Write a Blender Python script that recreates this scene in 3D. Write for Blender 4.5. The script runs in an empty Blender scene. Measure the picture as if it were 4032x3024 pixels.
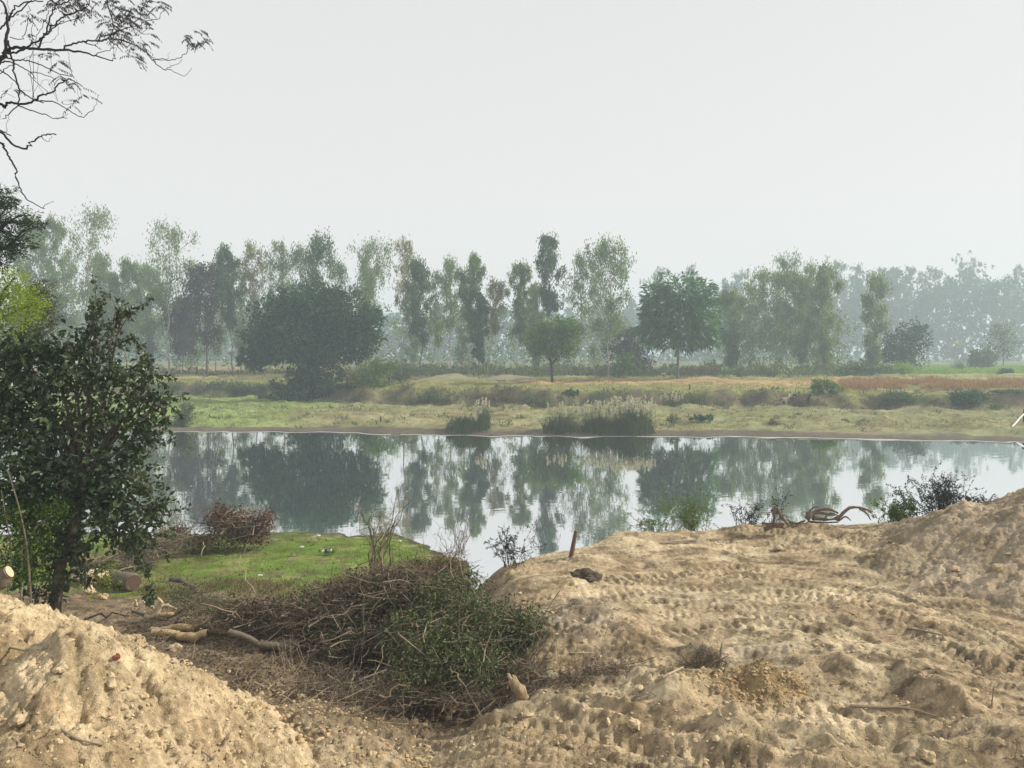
import bpy, math, random
import numpy as np
from mathutils import Vector

# ------------------------------------------------------------------ camera, world, sun, exposure
S = bpy.context.scene
COL = S.collection
PITCH = math.radians(2.2)
FPX, CX, CY = 2912.0, 2016.0, 1512.0            # photograph pixels
HCAM = 6.0
cam = bpy.data.cameras.new("camera")
cam.lens = 36.0 * FPX / 4032.0
cam.sensor_width = 36.0
cam.clip_start = 0.1
cam.clip_end = 6000
camo = bpy.data.objects.new("camera", cam)
COL.objects.link(camo)
camo.location = (0, 0, HCAM)
camo.rotation_euler = (math.radians(90) - PITCH, 0, 0)
S.camera = camo

SUN_EL, SUN_AZ = math.radians(34), math.radians(82)     # azimuth from +Y towards +X
w = bpy.data.worlds.new("World")
S.world = w
w.use_nodes = True
nt = w.node_tree
nt.nodes.clear()
wo = nt.nodes.new("ShaderNodeOutputWorld")
bg = nt.nodes.new("ShaderNodeBackground")
sky = nt.nodes.new("ShaderNodeTexSky")
sky.sky_type = 'NISHITA'
sky.sun_disc = False
sky.sun_elevation = SUN_EL
sky.sun_rotation = SUN_AZ
sky.dust_density = 6.0
sky.air_density = 1.2
mixw = nt.nodes.new("ShaderNodeMix")
mixw.data_type = 'RGBA'
mixw.inputs[0].default_value = 0.93             # thick even winter haze over the clear sky
wtc = nt.nodes.new("ShaderNodeTexCoord")
wsx = nt.nodes.new("ShaderNodeSeparateXYZ")
wrp = nt.nodes.new("ShaderNodeValToRGB")
e = wrp.color_ramp.elements
e[0].position, e[0].color = 0.0, (.925, .885, .855, 1)       # whiter towards the horizon, all round
e[1].position, e[1].color = 0.5, (.80, .785, .78, 1)
wmu = nt.nodes.new("ShaderNodeVectorMath")
wmu.operation = 'SCALE'
wmu.inputs["Scale"].default_value = 10.0
nt.links.new(wtc.outputs["Generated"], wsx.inputs[0])
nt.links.new(wsx.outputs[2], wrp.inputs[0])
nt.links.new(wrp.outputs[0], wmu.inputs[0])
nt.links.new(wmu.outputs[0], mixw.inputs[7])
nt.links.new(sky.outputs[0], mixw.inputs[6])
nt.links.new(mixw.outputs[2], bg.inputs[0])
bg.inputs[1].default_value = 0.089
nt.links.new(bg.outputs[0], wo.inputs[0])

sl = bpy.data.lights.new("sun", 'SUN')
sl.energy = 5.0
sl.angle = math.radians(1.5)
sl.color = (1.0, 0.925, 0.80)
so = bpy.data.objects.new("sun", sl)
COL.objects.link(so)
sd = Vector((math.sin(SUN_AZ) * math.cos(SUN_EL), math.cos(SUN_AZ) * math.cos(SUN_EL), math.sin(SUN_EL)))
so.rotation_euler = (-sd).to_track_quat('-Z', 'Y').to_euler()
so.location = (60, 30, 60)

S.view_settings.view_transform = 'Standard'
S.view_settings.look = 'None'
S.view_settings.exposure = 0.18
S.view_settings.gamma = 1.0
S.view_settings.use_curve_mapping = False
S.render.engine = 'CYCLES'
cy = S.cycles
cy.max_bounces = 6
cy.diffuse_bounces = 3
cy.glossy_bounces = 2
cy.transmission_bounces = 3
cy.transparent_max_bounces = 6
cy.volume_bounces = 3
cy.use_denoising = True
cy.sample_clamp_indirect = 4.0

# ------------------------------------------------------------------ helpers
rng = np.random.default_rng(7)
random.seed(7)
CT, ST = math.cos(PITCH), math.sin(PITCH)


def at(u, v, Y):
    """world point at depth Y on the line of sight of a photograph pixel"""
    a, b = (u - CX) / FPX, (CY - v) / FPX
    t = Y / (CT + b * ST)
    return np.array([a * t, Y, HCAM + t * (b * CT - ST)])


def onz(u, v, z):
    a, b = (u - CX) / FPX, (CY - v) / FPX
    t = (z - HCAM) / (b * CT - ST)
    return np.array([a * t, t * (CT + b * ST), z])


TAB = np.random.default_rng(3).random((256, 256)) * 2 - 1


def vn(x, y, seed=0):
    x = np.asarray(x, float) + seed * 17.31
    y = np.asarray(y, float) + seed * 9.77
    xi = np.floor(x).astype(int)
    yi = np.floor(y).astype(int)
    fx, fy = x - xi, y - yi
    fx = fx * fx * fx * (fx * (fx * 6 - 15) + 10)
    fy = fy * fy * fy * (fy * (fy * 6 - 15) + 10)
    a, b = TAB[xi & 255, yi & 255], TAB[(xi + 1) & 255, yi & 255]
    c, d = TAB[xi & 255, (yi + 1) & 255], TAB[(xi + 1) & 255, (yi + 1) & 255]
    return (a + (b - a) * fx) + ((c + (d - c) * fx) - (a + (b - a) * fx)) * fy


def fbm(x, y, o=4, seed=0, g=0.5):
    r, am = 0, 1.0
    for i in range(o):
        r = r + am * vn(x * 2 ** i, y * 2 ** i, seed + i)
        am *= g
    return r


def sstep(x, a, b):
    t = np.clip((np.asarray(x, float) - a) / (b - a), 0, 1)
    return t * t * (3 - 2 * t)


def unit(v):
    return v / np.maximum(np.linalg.norm(v, axis=-1, keepdims=True), 1e-9)


def rdir(n):
    return unit(rng.normal(size=(n, 3)))


def thing(name, label, cat, loc=(0, 0, 0), group=None):
    o = bpy.data.objects.new(name, None)
    COL.objects.link(o)
    o.empty_display_size = 0.2
    o.location = tuple(float(c) for c in loc)
    o["label"] = label
    o["category"] = cat
    if group:
        o["group"] = group
    return o


def tag(o, label=None, cat=None, group=None, kind=None):
    for k, v in (("label", label), ("category", cat), ("group", group), ("kind", kind)):
        if v:
            o[k] = v
    return o


class MB:
    def __init__(self):
        self.V, self.F, self.n = [], [], 0

    def add(self, V, *Fs):
        V = np.asarray(V, float).reshape(-1, 3)
        for F in Fs:
            F = np.asarray(F, int)
            if len(F):
                self.F.append(F + self.n)
        self.V.append(V)
        self.n += len(V)
        return self

    def build(self, name, mat, parent=None, smooth=False, col=None, link=True):
        V = np.concatenate(self.V)
        if parent is not None:
            p = parent
            while p is not None:
                V = V - np.array(p.location)
                p = p.parent
        me = bpy.data.meshes.new(name)
        lt = np.concatenate([np.full(len(F), F.shape[1]) for F in self.F])
        lv = np.concatenate([F.ravel() for F in self.F]).astype(np.int32)
        ls = np.concatenate([[0], np.cumsum(lt)[:-1]]).astype(np.int32)
        me.vertices.add(len(V))
        me.vertices.foreach_set("co", V.astype(np.float32).ravel())
        me.loops.add(len(lv))
        me.loops.foreach_set("vertex_index", lv)
        me.polygons.add(len(lt))
        me.polygons.foreach_set("loop_start", ls)
        me.polygons.foreach_set("use_smooth", np.full(len(lt), smooth))
        me.update(calc_edges=True)
        if col is not None:
            at_ = me.color_attributes.new("Col", 'FLOAT_COLOR', 'POINT')
            c4 = np.ones((len(V), 4), np.float32)
            c4[:, :3] = col
            at_.data.foreach_set("color", c4.ravel())
        me.materials.append(mat)
        o = bpy.data.objects.new(name, me)
        if link:
            COL.objects.link(o)
        if parent is not None:
            o.parent = parent
        return o


def tubes(P, R, sides=4, cap=False):
    """P (n,k,3), R (n,k) -> V, F for n tubes"""
    P = np.asarray(P, float)
    if P.ndim == 2:
        P = P[None]
    R = np.broadcast_to(np.asarray(R, float), P.shape[:2])
    n, k, _ = P.shape
    T = np.empty_like(P)
    T[:, 1:-1] = P[:, 2:] - P[:, :-2]
    T[:, 0] = P[:, 1] - P[:, 0]
    T[:, -1] = P[:, -1] - P[:, -2]
    T = unit(T)
    ref = np.where(np.abs(T[:, :1, 2:3]) > 0.85, np.array([1.0, 0.2, 0]), np.array([0, 0.1, 1.0]))
    A = unit(np.cross(T, np.broadcast_to(ref, T.shape)))
    B = np.cross(T, A)
    ang = np.arange(sides) * 2 * math.pi / sides
    V = P[:, :, None] + R[:, :, None, None] * (A[:, :, None] * np.cos(ang)[None, None, :, None] + B[:, :, None] * np.sin(ang)[None, None, :, None])
    idx = np.arange(n * k * sides).reshape(n, k, sides)
    a, b = idx[:, :-1], idx[:, 1:]
    F = np.stack([a, np.roll(a, -1, 2), np.roll(b, -1, 2), b], -1).reshape(-1, 4)
    Fs = [F]
    if cap:
        Fs.append(idx[:, 0, ::-1].reshape(n, sides))
        Fs.append(idx[:, -1].reshape(n, sides))
    return (V.reshape(-1, 3), *Fs)


def smooth_line(pts, per=4):
    """Catmull-Rom resample of a polyline"""
    p = np.asarray(pts, float)
    if len(p) < 3:
        return p
    q = np.vstack([2 * p[0] - p[1], p, 2 * p[-1] - p[-2]])
    out = []
    for i in range(1, len(q) - 2):
        for s in range(per):
            t = s / per
            out.append(0.5 * ((2 * q[i]) + (-q[i - 1] + q[i + 1]) * t + (2 * q[i - 1] - 5 * q[i] + 4 * q[i + 1] - q[i + 2]) * t * t + (-q[i - 1] + 3 * q[i] - 3 * q[i + 1] + q[i + 2]) * t ** 3))
    out.append(p[-1])
    return np.array(out)


def leaves(C, D, L, W, fold=False, N=None):
    """leaf blades: base at C, along D"""
    C = np.asarray(C, float)
    n = len(C)
    D = unit(np.asarray(D, float))
    if N is None:
        N = rdir(n)
    A = unit(np.cross(D, N))
    Nn = np.cross(A, D)
    L = np.broadcast_to(np.asarray(L, float), (n,))[:, None]
    W = np.broadcast_to(np.asarray(W, float), (n,))[:, None]
    b, t = C, C + D * L
    m = C + D * L * 0.48
    if not fold:
        V = np.stack([b, m + A * W * .5, t, m - A * W * .5], 1)
        F = np.arange(n * 4).reshape(n, 4)
        return V.reshape(-1, 3), F
    l_ = m + A * W * .5 + Nn * W * .22
    r_ = m - A * W * .5 + Nn * W * .22
    t = t - Nn * L * .12
    V = np.stack([b, l_, m, r_, t], 1)
    i = (np.arange(n) * 5)[:, None]
    F = np.concatenate([i + np.array([[0, 2, 1]]), i + np.array([[0, 3, 2]]), i + np.array([[1, 2, 4]]), i + np.array([[2, 3, 4]])], 0)
    return V.reshape(-1, 3), F


# ------------------------------------------------------------------ materials
def newmat(name):
    m = bpy.data.materials.new(name)
    m.use_nodes = True
    t = m.node_tree
    t.nodes.clear()
    return m, t, t.nodes.new("ShaderNodeOutputMaterial")


def N(t, typ, **kw):
    n = t.nodes.new(typ)
    for k, v in kw.items():
        setattr(n, k, v)
    return n


def ramp(t, src, stops):
    r = N(t, "ShaderNodeValToRGB")
    e = r.color_ramp.elements
    while len(e) < len(stops):
        e.new(0.5)
    for i, (p, c) in enumerate(stops):
        e[i].position = p
        e[i].color = (*c, 1)
    t.links.new(src, r.inputs[0])
    return r


def leafmat(name, cols, rough=0.5, spec=0.4, transl=0.3, warm=1.25):
    m, t, o = newmat(name)
    g = N(t, "ShaderNodeNewGeometry")
    n = len(cols)
    r = ramp(t, g.outputs["Random Per Island"], [(i / max(n - 1, 1), c) for i, c in enumerate(cols)])
    p = N(t, "ShaderNodeBsdfPrincipled")
    p.inputs["Roughness"].default_value = rough
    p.inputs["Specular IOR Level"].default_value = spec * .5
    t.links.new(r.outputs[0], p.inputs["Base Color"])
    if transl:
        tr = N(t, "ShaderNodeBsdfTranslucent")
        mu = N(t, "ShaderNodeMix", data_type='RGBA', blend_type='MULTIPLY')
        mu.inputs[0].default_value = 1
        mu.inputs[7].default_value = (warm * 1.1, warm * 1.15, warm * .6, 1)
        t.links.new(r.outputs[0], mu.inputs[6])
        t.links.new(mu.outputs[2], tr.inputs[0])
        mx = N(t, "ShaderNodeMixShader")
        mx.inputs[0].default_value = transl
        t.links.new(p.outputs[0], mx.inputs[1])
        t.links.new(tr.outputs[0], mx.inputs[2])
        t.links.new(mx.outputs[0], o.inputs[0])
    else:
        t.links.new(p.outputs[0], o.inputs[0])
    return m


def barkmat(name, c1, c2, scale=18, rough=0.85, bump=0.4, stretch=(1, 1, .25)):
    m, t, o = newmat(name)
    tc = N(t, "ShaderNodeTexCoord")
    mp = N(t, "ShaderNodeMapping")
    mp.inputs["Scale"].default_value = stretch
    t.links.new(tc.outputs["Object"], mp.inputs[0])
    n1 = N(t, "ShaderNodeTexNoise")
    n1.inputs["Scale"].default_value = scale
    n1.inputs["Detail"].default_value = 6
    n1.inputs["Roughness"].default_value = .65
    t.links.new(mp.outputs[0], n1.inputs[0])
    r = ramp(t, n1.outputs[0], [(.3, c1), (.7, c2)])
    p = N(t, "ShaderNodeBsdfPrincipled")
    p.inputs["Roughness"].default_value = rough
    p.inputs["Specular IOR Level"].default_value = .25
    t.links.new(r.outputs[0], p.inputs["Base Color"])
    b = N(t, "ShaderNodeBump")
    b.inputs["Strength"].default_value = bump
    b.inputs["Distance"].default_value = .02
    t.links.new(n1.outputs[0], b.inputs["Height"])
    t.links.new(b.outputs[0], p.inputs["Normal"])
    t.links.new(p.outputs[0], o.inputs[0])
    return m


def groundmat(name, fine=9.0, mid=1.3, lo=0.72, hi=1.18, bump=0.5, bdist=0.03, fine2=45.0):
    """soil whose hue is stored per place, broken up by grain and clumps"""
    m, t, o = newmat(name)
    ca = N(t, "ShaderNodeVertexColor", layer_name="Col")
    tc = N(t, "ShaderNodeTexCoord")
    n1 = N(t, "ShaderNodeTexNoise")
    n1.inputs["Scale"].default_value = fine
    n1.inputs["Detail"].default_value = 7
    n1.inputs["Roughness"].default_value = .7
    n2 = N(t, "ShaderNodeTexNoise")
    n2.inputs["Scale"].default_value = mid
    n2.inputs["Detail"].default_value = 5
    n3 = N(t, "ShaderNodeTexNoise")
    n3.inputs["Scale"].default_value = fine2
    n3.inputs["Detail"].default_value = 4
    for n in (n1, n2, n3):
        t.links.new(tc.outputs["Object"], n.inputs[0])
    r1 = ramp(t, n1.outputs[0], [(.3, (lo, lo, lo)), (.7, (hi, hi, hi))])
    r2 = ramp(t, n2.outputs[0], [(.3, (lo * 1.1, lo * 1.07, lo * 1.0)), (.7, (hi * .97, hi * .98, hi))])
    m1 = N(t, "ShaderNodeMix", data_type='RGBA', blend_type='MULTIPLY')
    m1.inputs[0].default_value = 1
    m2 = N(t, "ShaderNodeMix", data_type='RGBA', blend_type='MULTIPLY')
    m2.inputs[0].default_value = 1
    t.links.new(ca.outputs[0], m1.inputs[6])
    t.links.new(r1.outputs[0], m1.inputs[7])
    t.links.new(m1.outputs[2], m2.inputs[6])
    t.links.new(r2.outputs[0], m2.inputs[7])
    p = N(t, "ShaderNodeBsdfPrincipled")
    p.inputs["Roughness"].default_value = .95
    p.inputs["Specular IOR Level"].default_value = .12
    t.links.new(m2.outputs[2], p.inputs["Base Color"])
    ad = N(t, "ShaderNodeMath", operation='ADD')
    mm = N(t, "ShaderNodeMath", operation='MULTIPLY')
    mm.inputs[1].default_value = .4
    t.links.new(n3.outputs[0], mm.inputs[0])
    t.links.new(n1.outputs[0], ad.inputs[0])
    t.links.new(mm.outputs[0], ad.inputs[1])
    b = N(t, "ShaderNodeBump")
    b.inputs["Strength"].default_value = bump
    b.inputs["Distance"].default_value = bdist
    t.links.new(ad.outputs[0], b.inputs["Height"])
    t.links.new(b.outputs[0], p.inputs["Normal"])
    t.links.new(p.outputs[0], o.inputs[0])
    return m


M = {}
M['soil'] = groundmat("sandy soil", 13, 1.6, .52, 1.26, 1.0, .05, 60)
M['field'] = groundmat("far bank turf", 2.2, .25, .7, 1.25, .7, .12, 9)
M['leaf_bush'] = leafmat("dark leathery leaf", [(.014, .03, .01), (.03, .055, .016), (.055, .085, .026), (.02, .04, .014), (.11, .13, .075)], .40, .9, .2)
M['leaf_bright'] = leafmat("bright young leaf", [(.035, .075, .012), (.06, .115, .016), (.11, .16, .025)], .5, .35, .45)
M['leaf_yellow'] = leafmat("yellow green leaf", [(.17, .25, .015), (.28, .34, .022), (.10, .17, .016)], .55, .3, .4)
M['leaf_olive'] = leafmat("olive leaf", [(.05, .06, .015), (.09, .085, .02), (.035, .05, .015)], .55, .3, .3)
M['leaf_feather'] = leafmat("fine feathery leaf", [(.02, .04, .014), (.035, .065, .02)], .6, .25, .25)
M['leaf_dark'] = leafmat("deep green leaf", [(.014, .052, .026), (.028, .080, .034), (.06, .125, .045)], .6, .25, .2)
M['leaf_round'] = leafmat("mid green leaf", [(.045, .10, .02), (.08, .155, .024), (.17, .25, .035)], .6, .25, .3)
M['leaf_mango'] = leafmat("long drooping leaf", [(.025, .09, .028), (.045, .135, .036), (.08, .19, .055)], .5, .35, .3)
M['euca'] = leafmat("eucalyptus leaf", [(.085, .14, .065), (.125, .19, .08), (.20, .245, .11)], .55, .3, .5)
M['euca_dark'] = leafmat("dark eucalyptus leaf", [(.04, .085, .05), (.065, .12, .06), (.105, .16, .075)], .55, .3, .3)
M['euca_yellow'] = leafmat("yellowing eucalyptus leaf", [(.17, .165, .07), (.24, .215, .09), (.15, .165, .07)], .55, .3, .4)
M['neem_grey'] = leafmat("grey purple foliage", [(.045, .05, .042), (.065, .065, .055), (.085, .08, .07)], .6, .25, .25)
M['shrub'] = leafmat("scrub leaf", [(.055, .085, .035), (.085, .115, .045), (.12, .145, .065)], .6, .25, .3)
M['shrub_dry'] = leafmat("dry scrub leaf", [(.10, .075, .045), (.14, .10, .06), (.18, .14, .08)], .8, .15, .2)
M['reed'] = leafmat("reed blade", [(.055, .09, .04), (.085, .12, .05), (.13, .155, .07)], .6, .25, .3)
M['plume'] = leafmat("pale seed plume", [(.48, .45, .40), (.56, .52, .47), (.40, .36, .32)], .9, .1, .4, 1.0)
M['grass_near'] = leafmat("short grass blade", [(.11, .18, .03), (.16, .235, .04), (.23, .26, .075)], .6, .25, .4)
M['grass_far'] = leafmat("rough grass tuft", [(.17, .17, .06), (.23, .22, .08), (.29, .26, .11)], .7, .2, .3)
M['millet'] = leafmat("red brown crop", [(.23, .115, .065), (.30, .155, .09), (.33, .22, .12), (.24, .18, .09)], .8, .15, .3)
M['crop_green'] = leafmat("green crop", [(.12, .22, .05), (.17, .28, .07), (.22, .31, .10)], .7, .2, .4)
M['brush_leaf'] = leafmat("leaf on cut branches", [(.024, .042, .014), (.045, .075, .02), (.08, .115, .034), (.19, .21, .11), (.04, .062, .02)], .5, .4, .2)
M['dead_leaf'] = leafmat("curled dead leaf", [(.035, .022, .016), (.07, .045, .028), (.24, .18, .12), (.05, .033, .024), (.09, .06, .04)], .5, .4, .1, 1.0)
M['red_leaf'] = leafmat("withered red brown leaf", [(.10, .05, .03), (.15, .075, .045), (.08, .045, .03)], .8, .2, .15, 1.0)
M['black_leaf'] = leafmat("shrivelled dark leaf", [(.014, .014, .012), (.025, .024, .018), (.035, .032, .022)], .6, .3, .1)
M['twig'] = leafmat("dry twig bark", [(.085, .068, .05), (.155, .125, .09), (.28, .23, .165), (.06, .048, .036)], .85, .2, 0)
M['twig_pale'] = leafmat("bleached twig", [(.30, .23, .15), (.40, .32, .22), (.22, .17, .11)], .8, .2, 0)
M['twig_red'] = leafmat("red brown stem", [(.12, .08, .05), (.17, .115, .075), (.09, .065, .042)], .8, .2, 0)
M['clod'] = leafmat("dried clod", [(.46, .36, .22), (.56, .45, .285), (.30, .23, .14), (.50, .40, .26)], .95, .1, 0)
M['clod_brown'] = leafmat("brown clod", [(.40, .295, .17), (.46, .345, .20), (.28, .205, .115)], .95, .1, 0)
M['bark_dark'] = barkmat("dark bark", (.008, .007, .006), (.03, .023, .018), 30)
M['bark_brown'] = barkmat("brown bark", (.055, .046, .036), (.14, .118, .092), 22)
M['bark_pale'] = barkmat("pale eucalyptus bark", (.22, .20, .17), (.36, .33, .28), 3)
M['bark_grey'] = barkmat("grey trunk bark", (.09, .08, .07), (.18, .16, .13), 5)
M['log_bark'] = barkmat("smooth tan log bark", (.27, .19, .10), (.58, .44, .25), 9, .85, .6, (1, 1, 1))
M['stump_wood'] = barkmat("weathered split wood", (.13, .095, .055), (.44, .34, .20), 16, .9, .9, (1, 1, .3))
M['log_grey'] = barkmat("weathered log bark", (.09, .075, .055), (.19, .16, .115), 20, .85, .5, (1, 1, 1))
M['root'] = barkmat("red brown root wood", (.085, .055, .04), (.21, .145, .105), 24, .8, .7)
M['wood_pale'] = barkmat("bare pale wood", (.42, .32, .19), (.58, .48, .32), 10, .8, .4, (1, 1, .15))
M['plastic'] = leafmat("white plastic film", [(.62, .62, .60), (.72, .72, .70)], .45, .5, .2, 1.0)


def cutmat():
    m, t, o = newmat("sawn wood face")
    tc = N(t, "ShaderNodeTexCoord")
    wv = N(t, "ShaderNodeTexWave", wave_type='RINGS')
    wv.rings_direction = 'SPHERICAL'
    wv.inputs["Scale"].default_value = 26
    wv.inputs["Distortion"].default_value = 2
    t.links.new(tc.outputs["Object"], wv.inputs[0])
    r = ramp(t, wv.outputs[0], [(0, (.50, .29, .12)), (1, (.66, .45, .22))])
    p = N(t, "ShaderNodeBsdfPrincipled")
    p.inputs["Roughness"].default_value = .8
    t.links.new(r.outputs[0], p.inputs["Base Color"])
    t.links.new(p.outputs[0], o.inputs[0])
    return m


M['cut'] = cutmat()


def plain(name, c, rough=.7):
    m, t, o = newmat(name)
    tc = N(t, "ShaderNodeTexCoord")
    n = N(t, "ShaderNodeTexNoise")
    n.inputs["Scale"].default_value = 14
    t.links.new(tc.outputs["Object"], n.inputs[0])
    r = ramp(t, n.outputs[0], [(.3, tuple(x * .8 for x in c)), (.7, tuple(min(x * 1.15, .9) for x in c))])
    p = N(t, "ShaderNodeBsdfPrincipled")
    p.inputs["Roughness"].default_value = rough
    t.links.new(r.outputs[0], p.inputs["Base Color"])
    t.links.new(p.outputs[0], o.inputs[0])
    return m


M['cut_dark'] = plain("dark sawn end", (.11, .06, .045))
M['hair_black'] = plain("black coat", (.02, .019, .018))
M['hair_cream'] = plain("cream coat", (.55, .47, .34))
M['hair_brown'] = plain("grey brown coat", (.16, .12, .09))
M['skin'] = plain("brown skin", (.14, .08, .05))
M['shirt'] = plain("pale yellow cloth", (.55, .53, .32))
M['cloth_dark'] = plain("dark cloth", (.05, .05, .06))
M['pipe'] = plain("pale plastic pipe", (.68, .67, .62), .5)
M['rock_dark'] = plain("dark earth lump", (.075, .058, .036), .95)
M['soil_lump'] = plain("dry earth lump", (.46, .36, .22), .95)
M['straw'] = plain("straw heap", (.25, .215, .13), .95)
M['brick_red'] = plain("red brick lump", (.20, .065, .03), .95)


def watermat():
    m, t, o = newmat("still river water")
    tc = N(t, "ShaderNodeTexCoord")
    mp = N(t, "ShaderNodeMapping")
    mp.inputs["Scale"].default_value = (.6, 1.6, 1)
    t.links.new(tc.outputs["Object"], mp.inputs[0])
    n1 = N(t, "ShaderNodeTexNoise")
    n1.inputs["Scale"].default_value = 2.6
    n1.inputs["Detail"].default_value = 3
    n2 = N(t, "ShaderNodeTexNoise")
    n2.inputs["Scale"].default_value = .22
    n2.inputs["Detail"].default_value = 2
    t.links.new(mp.outputs[0], n1.inputs[0])
    t.links.new(tc.outputs["Object"], n2.inputs[0])
    r2 = N(t, "ShaderNodeMapRange")
    r2.inputs[1].default_value = .4
    r2.inputs[2].default_value = .65
    r2.inputs[3].default_value = .006
    r2.inputs[4].default_value = .022
    t.links.new(n2.outputs[0], r2.inputs[0])
    sub = N(t, "ShaderNodeVectorMath", operation='SUBTRACT')
    sub.inputs[1].default_value = (.5, .5, .5)
    t.links.new(n1.outputs["Color"], sub.inputs[0])
    sc = N(t, "ShaderNodeVectorMath", operation='SCALE')
    t.links.new(sub.outputs[0], sc.inputs[0])
    t.links.new(r2.outputs[0], sc.inputs["Scale"])
    ml = N(t, "ShaderNodeVectorMath", operation='MULTIPLY')
    ml.inputs[1].default_value = (1, 1, 0)
    t.links.new(sc.outputs[0], ml.inputs[0])
    ad = N(t, "ShaderNodeVectorMath", operation='ADD')
    ad.inputs[1].default_value = (0, 0, 1)
    t.links.new(ml.outputs[0], ad.inputs[0])
    nm = N(t, "ShaderNodeVectorMath", operation='NORMALIZE')
    t.links.new(ad.outputs[0], nm.inputs[0])
    gl = N(t, "ShaderNodeBsdfGlossy")
    gl.inputs["Color"].default_value = (.97, .98, .985, 1)
    gl.inputs["Roughness"].default_value = .025
    df = N(t, "ShaderNodeBsdfDiffuse")
    df.inputs["Color"].default_value = (.05, .07, .065, 1)
    mx = N(t, "ShaderNodeMixShader")
    t.links.new(nm.outputs[0], gl.inputs["Normal"])
    mx.inputs[0].default_value = .93
    t.links.new(df.outputs[0], mx.inputs[1])
    t.links.new(gl.outputs[0], mx.inputs[2])
    t.links.new(mx.outputs[0], o.inputs[0])
    return m


M['water'] = watermat()
m, t, o = newmat("pale shore film")
p = N(t, "ShaderNodeBsdfPrincipled")
p.inputs["Base Color"].default_value = (.42, .43, .42, 1)  # even pale grey of the strip along the far shore
p.inputs["Roughness"].default_value = .35
p.inputs["IOR"].default_value = 1.5
t.links.new(p.outputs[0], o.inputs[0])
M['film'] = m

# ------------------------------------------------------------------ near bank
def P2(u, v, z=1.2):
    return onz(u, v, z)[:2]


def edge_y(x):
    return np.interp(x, [-1, 1.5, 2.7, 5.2, 8, 14, 30], [16.4, 18.2, 19.2, 19.9, 20.6, 21.5, 23])


def seg_dist(x, y, pl):
    """signed lateral distance and running length along a polyline"""
    best = np.full(x.shape, 1e9)
    bs = np.zeros(x.shape)
    bd = np.zeros(x.shape)
    run = 0.0
    for i in range(len(pl) - 1):
        a, b = pl[i], pl[i + 1]
        d = b - a
        L = np.hypot(*d)
        tx, ty = d / L
        s = (x - a[0]) * tx + (y - a[1]) * ty
        sc_ = np.clip(s, 0, L)
        dx, dy = x - (a[0] + sc_ * tx), y - (a[1] + sc_ * ty)
        dd = np.hypot(dx, dy)
        m_ = dd < best
        best = np.where(m_, dd, best)
        bs = np.where(m_, run + sc_, bs)
        bd = np.where(m_, dd * np.sign(-(x - a[0]) * ty + (y - a[1]) * tx), bd)
        run += L
    return bd, bs, best


def pxline(pts, z=1.2):
    return smooth_line([P2(u, v, z) for u, v in pts], 5)


TRACKS = [  # photo path, width, lug depth, groove depth
    (pxline([(1780, 2812), (2100, 2868), (2400, 2925), (2780, 3008), (3100, 3100), (3500, 3240)]), .40, .040, .045),
    (pxline([(3380, 2430), (3600, 2510), (3800, 2590), (4032, 2650), (4400, 2740)]), .50, .05, .04),
    (pxline([(3300, 2540), (3560, 2620), (3720, 2720), (4032, 2800), (4400, 2860)]), .5, .045, .04),
    (pxline([(2050, 2470), (2300, 2400), (2550, 2375), (2800, 2400), (3000, 2440), (3300, 2450)]), .42, .03, .035),
    (pxline([(2150, 2370), (2600, 2318), (3000, 2330), (3400, 2395), (3800, 2540), (4300, 2700)]), .42, .03, .03),
    (pxline([(2450, 2275), (2900, 2242), (3300, 2290), (3700, 2420), (4032, 2520), (4400, 2620)]), .42, .03, .03),
    (pxline([(2300, 2300), (2700, 2270), (3000, 2285), (3350, 2352), (3600, 2440), (3950, 2580)]), .42, .03, .03),
    (pxline([(2600, 2500), (2900, 2470), (3200, 2500), (3450, 2580), (3560, 2680)]), .4, .03, .03),
    *[(pxline([(u + du, v + dv) for u, v in [(1820, 2845), (2100, 2895), (2400, 2950), (2780, 3033), (3100, 3125)]]), wd, 0.0, dp) for du, dv, wd, dp in [(0, 22, .07, .035), (0, 38, .06, .03), (-10, 55, .09, .04), (0, 75, .06, .03), (20, 98, .10, .04), (0, 120, .07, .03)]],
    *[(pxline(q), wd, 0.0, dp) for q, wd, dp in [
        ([(2200, 2425), (2300, 2405), (2440, 2368), (2560, 2355)], .13, .045), ([(2380, 2440), (2520, 2418), (2660, 2395), (2800, 2368)], .16, .05), ([(2560, 2238), (2660, 2250), (2760, 2285), (2900, 2300)], .12, .04),
        ([(2500, 2290), (2800, 2276), (3100, 2300), (3380, 2360), (3600, 2450)], .10, .04), ([(2900, 2270), (3200, 2275), (3500, 2340), (3800, 2450), (4032, 2560)], .12, .04), ([(2700, 2430), (2950, 2420), (3200, 2450), (3450, 2530)], .12, .04),
        ([(3100, 2330), (3400, 2400), (3650, 2500), (3900, 2640)], .10, .04), ([(3500, 2880), (3750, 2868), (4032, 2872), (4300, 2880)], .14, .05), ([(3050, 2770), (3250, 2790), (3450, 2840)], .16, .04), ([(3650, 2700), (3800, 2690), (4032, 2720)], .12, .04)]],
    (pxline([(2950, 2790), (3300, 2830), (3700, 2835), (4032, 2850), (4500, 2860)]), .45, .02, .04),
]
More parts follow.
